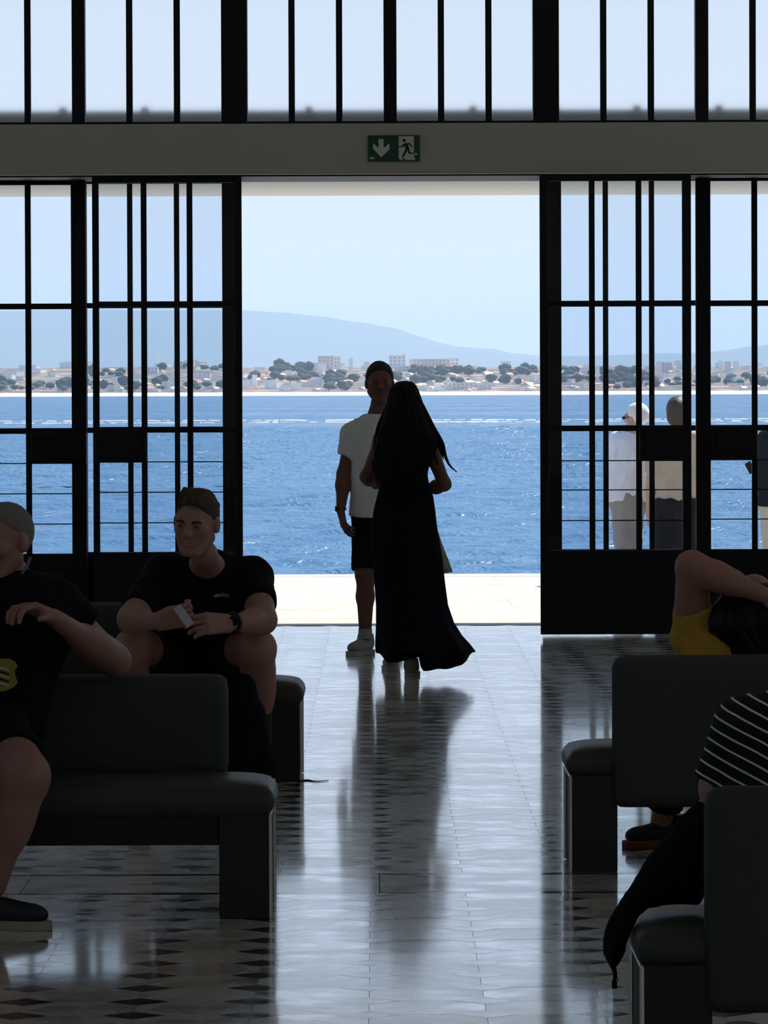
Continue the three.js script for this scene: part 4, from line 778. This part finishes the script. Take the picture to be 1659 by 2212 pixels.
// ------------------------------------------------------------------ older person on the near bench, elbow on the backrest
{
  const A = (px, py, d) => at(px, py, d);
  const g = thing('person', 'older person with short grey hair and black shirt resting an elbow on the bench back', 'person');
  const J = { pelvis: A(-45, 1540, 16.10), chest: A(12, 1362, 16.14), neck: A(16, 1250, 16.16), head: A(12, 1215, 16.13), L: { sh: A(-92, 1292, 16.1), el: A(-150, 1450, 15.95), wr: A(-60, 1540, 15.8), hip: A(-95, 1575, 16.05), kn: A(-150, 1640, 15.6), an: A(-150, 1930, 15.62) }, R: { sh: A(108, 1292, 16.2), el: A(246, 1426, 16.27), wr: A(116, 1334, 15.93), hip: A(-20, 1575, 16.05), kn: A(52, 1676, 15.66), an: A(-12, 1915, 15.66) } };
  const hm = frame(A(6, 1172, 16.12), -.65, .14, .0, 1.02);
  const hR = handGeo(J.R.wr, A(40, 1298, 15.86).sub(J.R.wr), V(-.45, -1, .4), 1, [.62, .60, .58, .55], .35, 1.05, .16);
  const prims = bodyPrims(J, 1, { width: 1.1 }); prims.push(cap(J.R.kn, along(J.R.kn, J.R.hip, .25), .078, .08), cap(along(J.R.kn, J.R.an, .1), along(J.R.kn, J.R.an, .5), .066, .06), cap(J.R.el, along(J.R.el, J.R.wr, .5), .042, .040));
  part(g, 'body', mergeSkin(skin(blend(prims, .035), .008), headGeo.clone().applyMatrix4(hm), hR), SKIN2);
  eyes(g, hm);
  part(g, 'hair', hairGeo((x, y, z) => .9 * (y - lerp(-.05, .085, clamp((z + .06) / .12))), .005, .004, 60, .004).applyMatrix4(hm), std(.20, .18, .15, .9), 'short grey hair');
  const top = shirtField(J, 1, { hem: .05, sleeveR: .50, sleeve: .6, collar: .90, loose: .020, width: 1.1, fold: .008 });
  part(g, 'shirt', skin(top, .008), BLACK, 'black shirt with yellow print');
  part(g, 'collar', tube([A(64, 1206, 16.12), A(58, 1222, 16.06), A(46, 1240, 16.02)], .007, .004, 14, 8), cloth(.16, .18, .20), 'grey collar edge');
  part(g, 'shorts', skin(shortsField(J, 1, { leg: .72, loose: .02, width: 1.1 }), .009), BLACK);
  // printed patch that follows the shirt's surface
  const onShirt = (x, y, lift) => { const p = A(x, y, 15.95); p.z = frontOf(top, p.x, p.y, -15.6) + lift; return p; };
  const patch = (list, lift) => { const q = [], idx = [], n = 10, m = list.length; list.forEach(([y, l, r]) => { for (let i = 0; i <= n; i++) { const p = onShirt(lerp(l, r, i / n), y, lift); q.push(p.x, p.y, p.z); } }); for (let j = 0; j < m - 1; j++) for (let i = 0; i < n; i++) { const a = j * (n + 1) + i; idx.push(a, a + n + 1, a + 1, a + 1, a + n + 1, a + n + 2); } const o = new THREE.BufferGeometry(); o.setAttribute('position', new THREE.Float32BufferAttribute(q, 3)); o.setIndex(idx); o.computeVertexNormals(); return o; };
  const yellow = cloth(.36, .27, .06); yellow.side = THREE.DoubleSide;
  const pr = part(g, 'shirt_print', patch([[1424, -30, 18], [1430, -34, 30], [1440, -36, 36], [1452, -36, 30], [1464, -36, 32], [1476, -36, 36], [1486, -34, 28], [1494, -26, 10]], .003), yellow, 'yellow printed patch with dark and pale bands');
  for (const [y, m] of [[1447, WHITE], [1455, BLACK], [1463, WHITE], [1471, BLACK], [1480, WHITE]]) part(pr, 'print_band', tube([onShirt(-30, y + 2, .004), onShirt(-4, y - 3, .004), onShirt(18, y + 3, .004)], .0034, .0024, 8, 6), m);
  shoe(g, V(J.R.an.x - .005, 0, J.R.an.z + .02), 1.25, shoeLow, SHOEBLACK, std(.40, .34, .24, .7), SHOEBLACK, 1.02, 0, 'dark shoe with tan sole'); shoe(g, V(J.L.an.x, 0, J.L.an.z), .2, shoeLow, SHOEBLACK, std(.40, .34, .24, .7), SHOEBLACK, 1.02);
}
// ------------------------------------------------------------------ person in yellow on the bench facing the river, arm raised behind the head
{
  const A = (px, py, d) => at(px, py, d);
  const g = thing('person', 'person in mustard yellow shirt with one arm raised behind the head, seen from behind', 'person');
  const J = { pelvis: A(1600, 1490, 17.72), chest: A(1592, 1430, 17.76), neck: A(1610, 1345, 17.82), head: A(1622, 1320, 17.84), L: { sh: A(1497, 1368, 17.80), el: A(1494, 1224, 17.70), wr: A(1664, 1292, 17.62), hip: A(1555, 1520, 17.76), kn: A(1475, 1550, 18.18), an: A(1425, 1790, 18.38) }, R: { sh: A(1700, 1368, 17.80), el: A(1800, 1300, 17.8), wr: A(1720, 1250, 17.65), hip: A(1645, 1520, 17.76), kn: A(1650, 1550, 18.2), an: A(1650, 1800, 18.35) } };
  const hm = frame(A(1628, 1312, 17.82), Math.PI, .1, 0, .98);
  const hand = handGeo(J.L.wr, V(1, -.35, .05), V(0, -.2, -1), -1, [.3, .3, .35, .4], .3, 1, .1, .005);
  const prims = bodyPrims(J, 1); prims.push(cap(J.L.el, along(J.L.el, J.L.sh, .6), .046, .060), cap(J.L.el, along(J.L.el, J.L.wr, .5), .044, .042));
  part(g, 'body', mergeSkin(skin(blend(prims, .03), .008), headGeo.clone().applyMatrix4(hm), hand), SKIN);
  const top = shirtField(J, 1, { hem: .05, sleeveL: .42, sleeveR: .5, collar: .85, loose: .016, fold: .024 });
  part(g, 'shirt', skin(shaped(top, (d, x, y, z) => d + .003 * Math.sin(x * 40 + y * 70 + 3 * fbm(x * 9, y * 9, z * 9, 2))), .007), cloth(.58, .33, .045), 'mustard yellow shirt');
  const hs = [[1258, 1600, 1656, .03], [1264, 1578, 1680, .07], [1280, 1560, 1698, .10], [1305, 1540, 1708, .115], [1335, 1527, 1714, .11], [1360, 1529, 1718, .10], [1380, 1548, 1720, .10], [1396, 1564, 1722, .10], [1440, 1568, 1722, .10], [1470, 1580, 1715, .08]];
  part(g, 'hair', loft(hs.map(([py, l, r, rz], i) => { const a = A(l, py, 17.78), b = A(r, py, 17.78); return { c: a.clone().add(b).multiplyScalar(.5).add(V(0, 0, i > 3 ? .10 : i * .02)), rx: (b.x - a.x) / 2, rz, f: (q) => { const k = .003 * Math.sin(q * 27) + .002 * Math.sin(q * 17 + i); return [k * Math.cos(q), 0, k * Math.sin(q)]; } }; }), 120), std(.004, .0035, .003, .5, { specularIntensity: .4 }), 'thick black hair');
  part(g, 'trousers', skin(shortsField(J, 1, { leg: 1.8, loose: .012 }), .010), BLACK);
  for (const [q, yaw] of [[J.L, -1.15], [J.R, Math.PI]]) shoe(g, V(q.an.x + (yaw < 0 ? .035 : 0), 0, q.an.z), yaw, shoeHigh, SHOEBLACK, std(.28, .05, .025, .6), SHOEBLACK, .98, 0, 'dark shoe with red sole');
}
// ------------------------------------------------------------------ person in a striped top on the near right bench
{
  const A = (px, py, d) => at(px, py, d);
  const g = thing('person', 'person in black top with thin white stripes, seated on the near bench from behind', 'person');
  const J = { pelvis: A(1690, 1810, 11.93), chest: A(1700, 1660, 11.98), neck: A(1730, 1520, 12.05), head: A(1745, 1480, 12.08), L: { sh: A(1612, 1576, 11.98), el: A(1552, 1700, 11.96), wr: A(1560, 1850, 12.15), hip: A(1640, 1850, 11.95), kn: A(1600, 1900, 12.38), an: A(1600, 2150, 12.5) }, R: { sh: A(1850, 1580, 12.0), el: A(1900, 1720, 12.05), wr: A(1850, 1850, 12.3), hip: A(1750, 1850, 11.95), kn: A(1750, 1900, 12.4), an: A(1750, 2150, 12.5) } };
  const hm = frame(A(1765, 1410, 12.1), Math.PI, .2, 0, .98);
  const hand = handGeo(J.L.wr, V(.2, -.3, -1), V(1, -.3, 0), 1, [.4, .4, .45, .5], .4, 1, .1, .005);
  part(g, 'body', mergeSkin(skin(blend(bodyPrims(J, .95), .03), .008), headGeo.clone().applyMatrix4(hm), hand), SKIN3);
  part(g, 'hair', hairGeo(shortCut, .015, .006, 34, .005).applyMatrix4(hm), std(.02, .014, .01, .7));
  const sg = skin(shirtField(J, .95, { hem: .05, sleeveL: 1.0, sleeveR: 1.0, collar: .85, loose: .014, fold: .010 }), .0065);
  // stripes woven across the top, square to the leaning trunk; uv along its axis
  const ax = V(Math.sin(.47), Math.cos(.47), .05).normalize(), p = sg.attributes.position, uv = new Float32Array(p.count * 2);
  for (let i = 0; i < p.count; i++) { const v = V().fromBufferAttribute(p, i); uv[i * 2] = v.x * 4 + v.z * 3; uv[i * 2 + 1] = (v.dot(ax) + .004 * fbm(v.x * 14, v.y * 14, v.z * 14, 2)) / .0262; }
  sg.setAttribute('uv', new THREE.BufferAttribute(uv, 2));
  const stripe = dataTex(8, (u, v) => { const on = v < .17; return on ? [.92, .92, .89] : [.05, .05, .052]; }, true, 128);
  part(g, 'striped_top', sg, new THREE.MeshPhysicalMaterial({ map: stripe, roughness: .9 }), 'black top with thin white stripes');
  part(g, 'trousers', skin(shortsField(J, .95, { leg: 1.85, loose: .012 }), .011), BLACK);
  for (const q of [J.L, J.R]) shoe(g, V(q.an.x, 0, q.an.z), Math.PI, shoeLow, SHOEBLACK, RUBBER, SHOEBLACK, .96);
  // jacket slung over the bench end
  const jz = -11.56, poly = [[1524, 1746], [1503, 1760], [1484, 1777], [1466, 1797], [1454, 1813], [1426, 1846], [1405, 1874], [1389, 1902], [1368, 1935], [1352, 1957], [1334, 1984], [1322, 2009], [1314, 2030], [1311, 2052], [1310, 2076], [1316, 2092], [1326, 2110], [1331, 2119], [1343, 2107], [1356, 2089], [1362, 2073], [1364, 2056], [1378, 2026], [1389, 1999], [1411, 1983], [1457, 1974], [1524, 1974], [1560, 1900], [1560, 1760]].map(([x, y]) => A(x, y, 11.66));
  const jk = thing('jacket', 'black jacket slung over the end of the nearest bench, zip dangling', 'jacket');
  part(jk, 'jacket_body', soft(poly, -11.86, .10, .10, .010, .006, 5), BLACK);
  const z0 = A(1333, 2116, 11.66), z1 = A(1336, 2138, 11.66); z0.z = z1.z = -11.86;
  part(jk, 'zip_tape', tube([z0.clone().add(V(0, .01, 0)), z0.clone().lerp(z1, .5).add(V(.003, 0, 0)), z1], .0075, .004, 10, 6), BLACK); part(jk, 'zip_pull', box(z1.x - .006, z1.x + .006, z1.y - .021, z1.y, -11.862, -11.858, .002), M.steel); part(jk, 'zip_cord', tube([z0, z0.clone().add(V(.009, -.018, 0)), z0.clone().add(V(.012, -.026, 0))], .0025, .001, 8, 5), BLACK);
}
// ------------------------------------------------------------------ people on the quay
function stander(label, d, J, o) {
  const g = thing('person', label, 'person'), hm = frame(o.headAt, o.yaw, o.pitch ?? 0, 0, o.headK ?? 1), k = o.k ?? 1;
  const hands = ['L', 'R'].filter((s) => J[s].wr).map((s) => handGeo(J[s].wr, J[s].handDir ?? V(0, -1, 0), V(s === 'L' ? 1 : -1, 0, 0), s === 'L' ? 1 : -1, [.3, .35, .4, .45], .4, 1, .1, .006));
  part(g, 'body', mergeSkin(skin(blend(bodyPrims(J, k, { width: o.width }), .03), .012), headGeo.clone().applyMatrix4(hm), ...hands), o.skin);
  part(g, 'hair', o.hair.applyMatrix4(hm), o.hairM, o.hairLabel);
  part(g, o.topName, skin(shirtField(J, k, o.top), .010), o.topM, o.topLabel);
  part(g, 'trousers', skin(shortsField(J, k, { leg: 1.9, fold: .03, loose: o.trouserLoose ?? .02, width: o.width }), .010), o.legM, o.legLabel);
  for (const s of ['L', 'R']) shoe(g, V(J[s].an.x, 0, J[s].an.z), Math.PI, shoeLow, SHOEBLACK, RUBBER, SHOEBLACK, .95);
  return [g, hm];
}
{
  let d = 43.5; let A = (px, py, dd = 0) => at(px, py, d + dd);
  let J = { pelvis: A(1356, 1072), chest: A(1362, 985), neck: A(1366, 935), head: A(1370, 920), L: { sh: A(1336, 955), el: A(1327, 1010), wr: A(1326, 1058, .05), hip: A(1343, 1085), kn: A(1347, 1165), an: A(1348, 1240) }, R: { sh: A(1397, 955), el: A(1404, 1012), wr: A(1402, 1060), hip: A(1369, 1085), kn: A(1366, 1165), an: A(1366, 1240) } };
  const [w] = stander('white-haired person in pale shirt and grey trousers on the quay', d, J, { headAt: A(1374, 903), yaw: Math.PI + .95, skin: SKIN3, hair: hairGeo((x, y, z) => .9 * (y - lerp(-.06, .07, clamp((z + .04) / .11))), .014, .006, 30, .005), hairM: std(.75, .73, .70, .9), hairLabel: 'white hair', topName: 'shirt', top: { hem: .12, sleeve: .75, loose: .026, collar: .9, fold: .045 }, topM: cloth(.72, .72, .80), topLabel: 'white shirt tinted with the lavender of its shade', legM: cloth(.30, .28, .27), legLabel: 'grey trousers', k: .94 });  // lavender cast of the shaded back is put into the white cloth
  const hm = frame(A(1374, 903), Math.PI + .95, 0, 0, 1); part(w, 'sunglasses', mergeGeometries([box(-.065, -.008, -.012, .016, .088, .096, .003), box(.008, .065, -.012, .016, .088, .096, .003), box(-.01, .01, .004, .010, .092, .096), box(.066, .072, .004, .010, -.01, .092), box(-.072, -.066, .004, .010, -.01, .092)].map((g) => { g.deleteAttribute('uv'); return g.index ? g.toNonIndexed() : g; })).applyMatrix4(hm), SHOEBLACK);
  d = 43.2; A = (px, py, dd = 0) => at(px, py, d + dd);
  J = { pelvis: A(1462, 1085), chest: A(1462, 988), neck: A(1463, 930), head: A(1463, 912), L: { sh: A(1424, 955), el: A(1407, 1035), wr: A(1402, 1112, .05), hip: A(1445, 1105), kn: A(1445, 1170), an: A(1445, 1245) }, R: { sh: A(1500, 955), el: A(1512, 1035), wr: A(1508, 1112, .05), hip: A(1480, 1105), kn: A(1480, 1170), an: A(1480, 1245) } };
  stander('person with brown bobbed hair and beige blouse on the quay', d, J, { headAt: A(1463, 889), yaw: Math.PI, skin: SKIN3, hair: (() => { const f = blend([ell(V(0, .030, -.016), .092, .100, .112), ell(V(0, -.055, -.03), .088, .075, .085)], .04); return skin(shaped(f, (q, x, y, z) => smax(q + .006 * fbm(x * 40, y * 8, z * 40, 3), -(.9 * Math.max(y - .06, .02 - z)), .01)), .005); })(), hairM: std(.055, .032, .016, .6), hairLabel: 'brown bobbed hair', topName: 'blouse', top: { hem: .02, sleeve: .9, loose: .034, collar: .9, fold: .05, width: 1.0 }, topM: cloth(.48, .38, .29), topLabel: 'loose beige blouse', legM: cloth(.014, .014, .016), legLabel: 'dark loose trousers', trouserLoose: .05, width: 1.05, k: .98 });
  d = 42.6; A = (px, py, dd = 0) => at(px, py, d + dd);
  J = { pelvis: A(1688, 1085), chest: A(1692, 985), neck: A(1696, 925), head: A(1697, 905), L: { sh: A(1660, 952), el: A(1650, 1040, .05), wr: A(1634, 1018, .25), handDir: V(-.4, .3, -1), hip: A(1670, 1100), kn: A(1672, 1170), an: A(1672, 1250) }, R: { sh: A(1730, 952), el: A(1745, 1040), wr: A(1700, 1020, .3), handDir: V(-.6, .2, -1), hip: A(1706, 1100), kn: A(1706, 1170), an: A(1706, 1250) } };
  stander('person in dark jacket and beige trousers holding up a phone on the quay', d, J, { headAt: A(1699, 878), yaw: Math.PI, skin: SKIN3, hair: hairGeo(shortCut, .014, .006, 30, .005), hairM: std(.06, .04, .03, .7), topName: 'jacket', top: { hem: .10, sleeve: 1.1, loose: .03, collar: .92, fold: .014 }, topM: cloth(.009, .015, .020), topLabel: 'dark blue jacket', legM: cloth(.50, .44, .36), legLabel: 'beige trousers', k: 1 });
  const pc = A(1620, 1010, .30), ph = thing('phone', 'dark phone held out by the person in the dark jacket', 'phone', [pc.x, pc.y, pc.z]); ph.rotation.set(.1, .3, .5); part(ph, 'phone_body', box(-.028, .028, -.05, .05, -.005, .005, .004), SHOEBLACK); part(ph, 'phone_screen', box(-.025, .025, -.046, .046, -.0056, -.0048, .0002), std(.02, .03, .05, .1));
}
// ------------------------------------------------------------------ a thin dark strip on the floor beside the far bench
{
  const A = (px, py) => { const d = 1.62 * FOCAL / (py - 845); return V(X(px, d), .004, -d); };
  solo('floor_strip', tube([A(642, 1690), A(660, 1687), A(680, 1689.5), A(706, 1688)], (t) => .010 * (1 - .7 * t), 0, 20, 6).scale(1, .45, 1).translate(0, .001, 0), cloth(.02, .014, .03), 'dark strip lying on the floor at the end of the far bench', 'strap');
}
renderer.render(scene, camera);
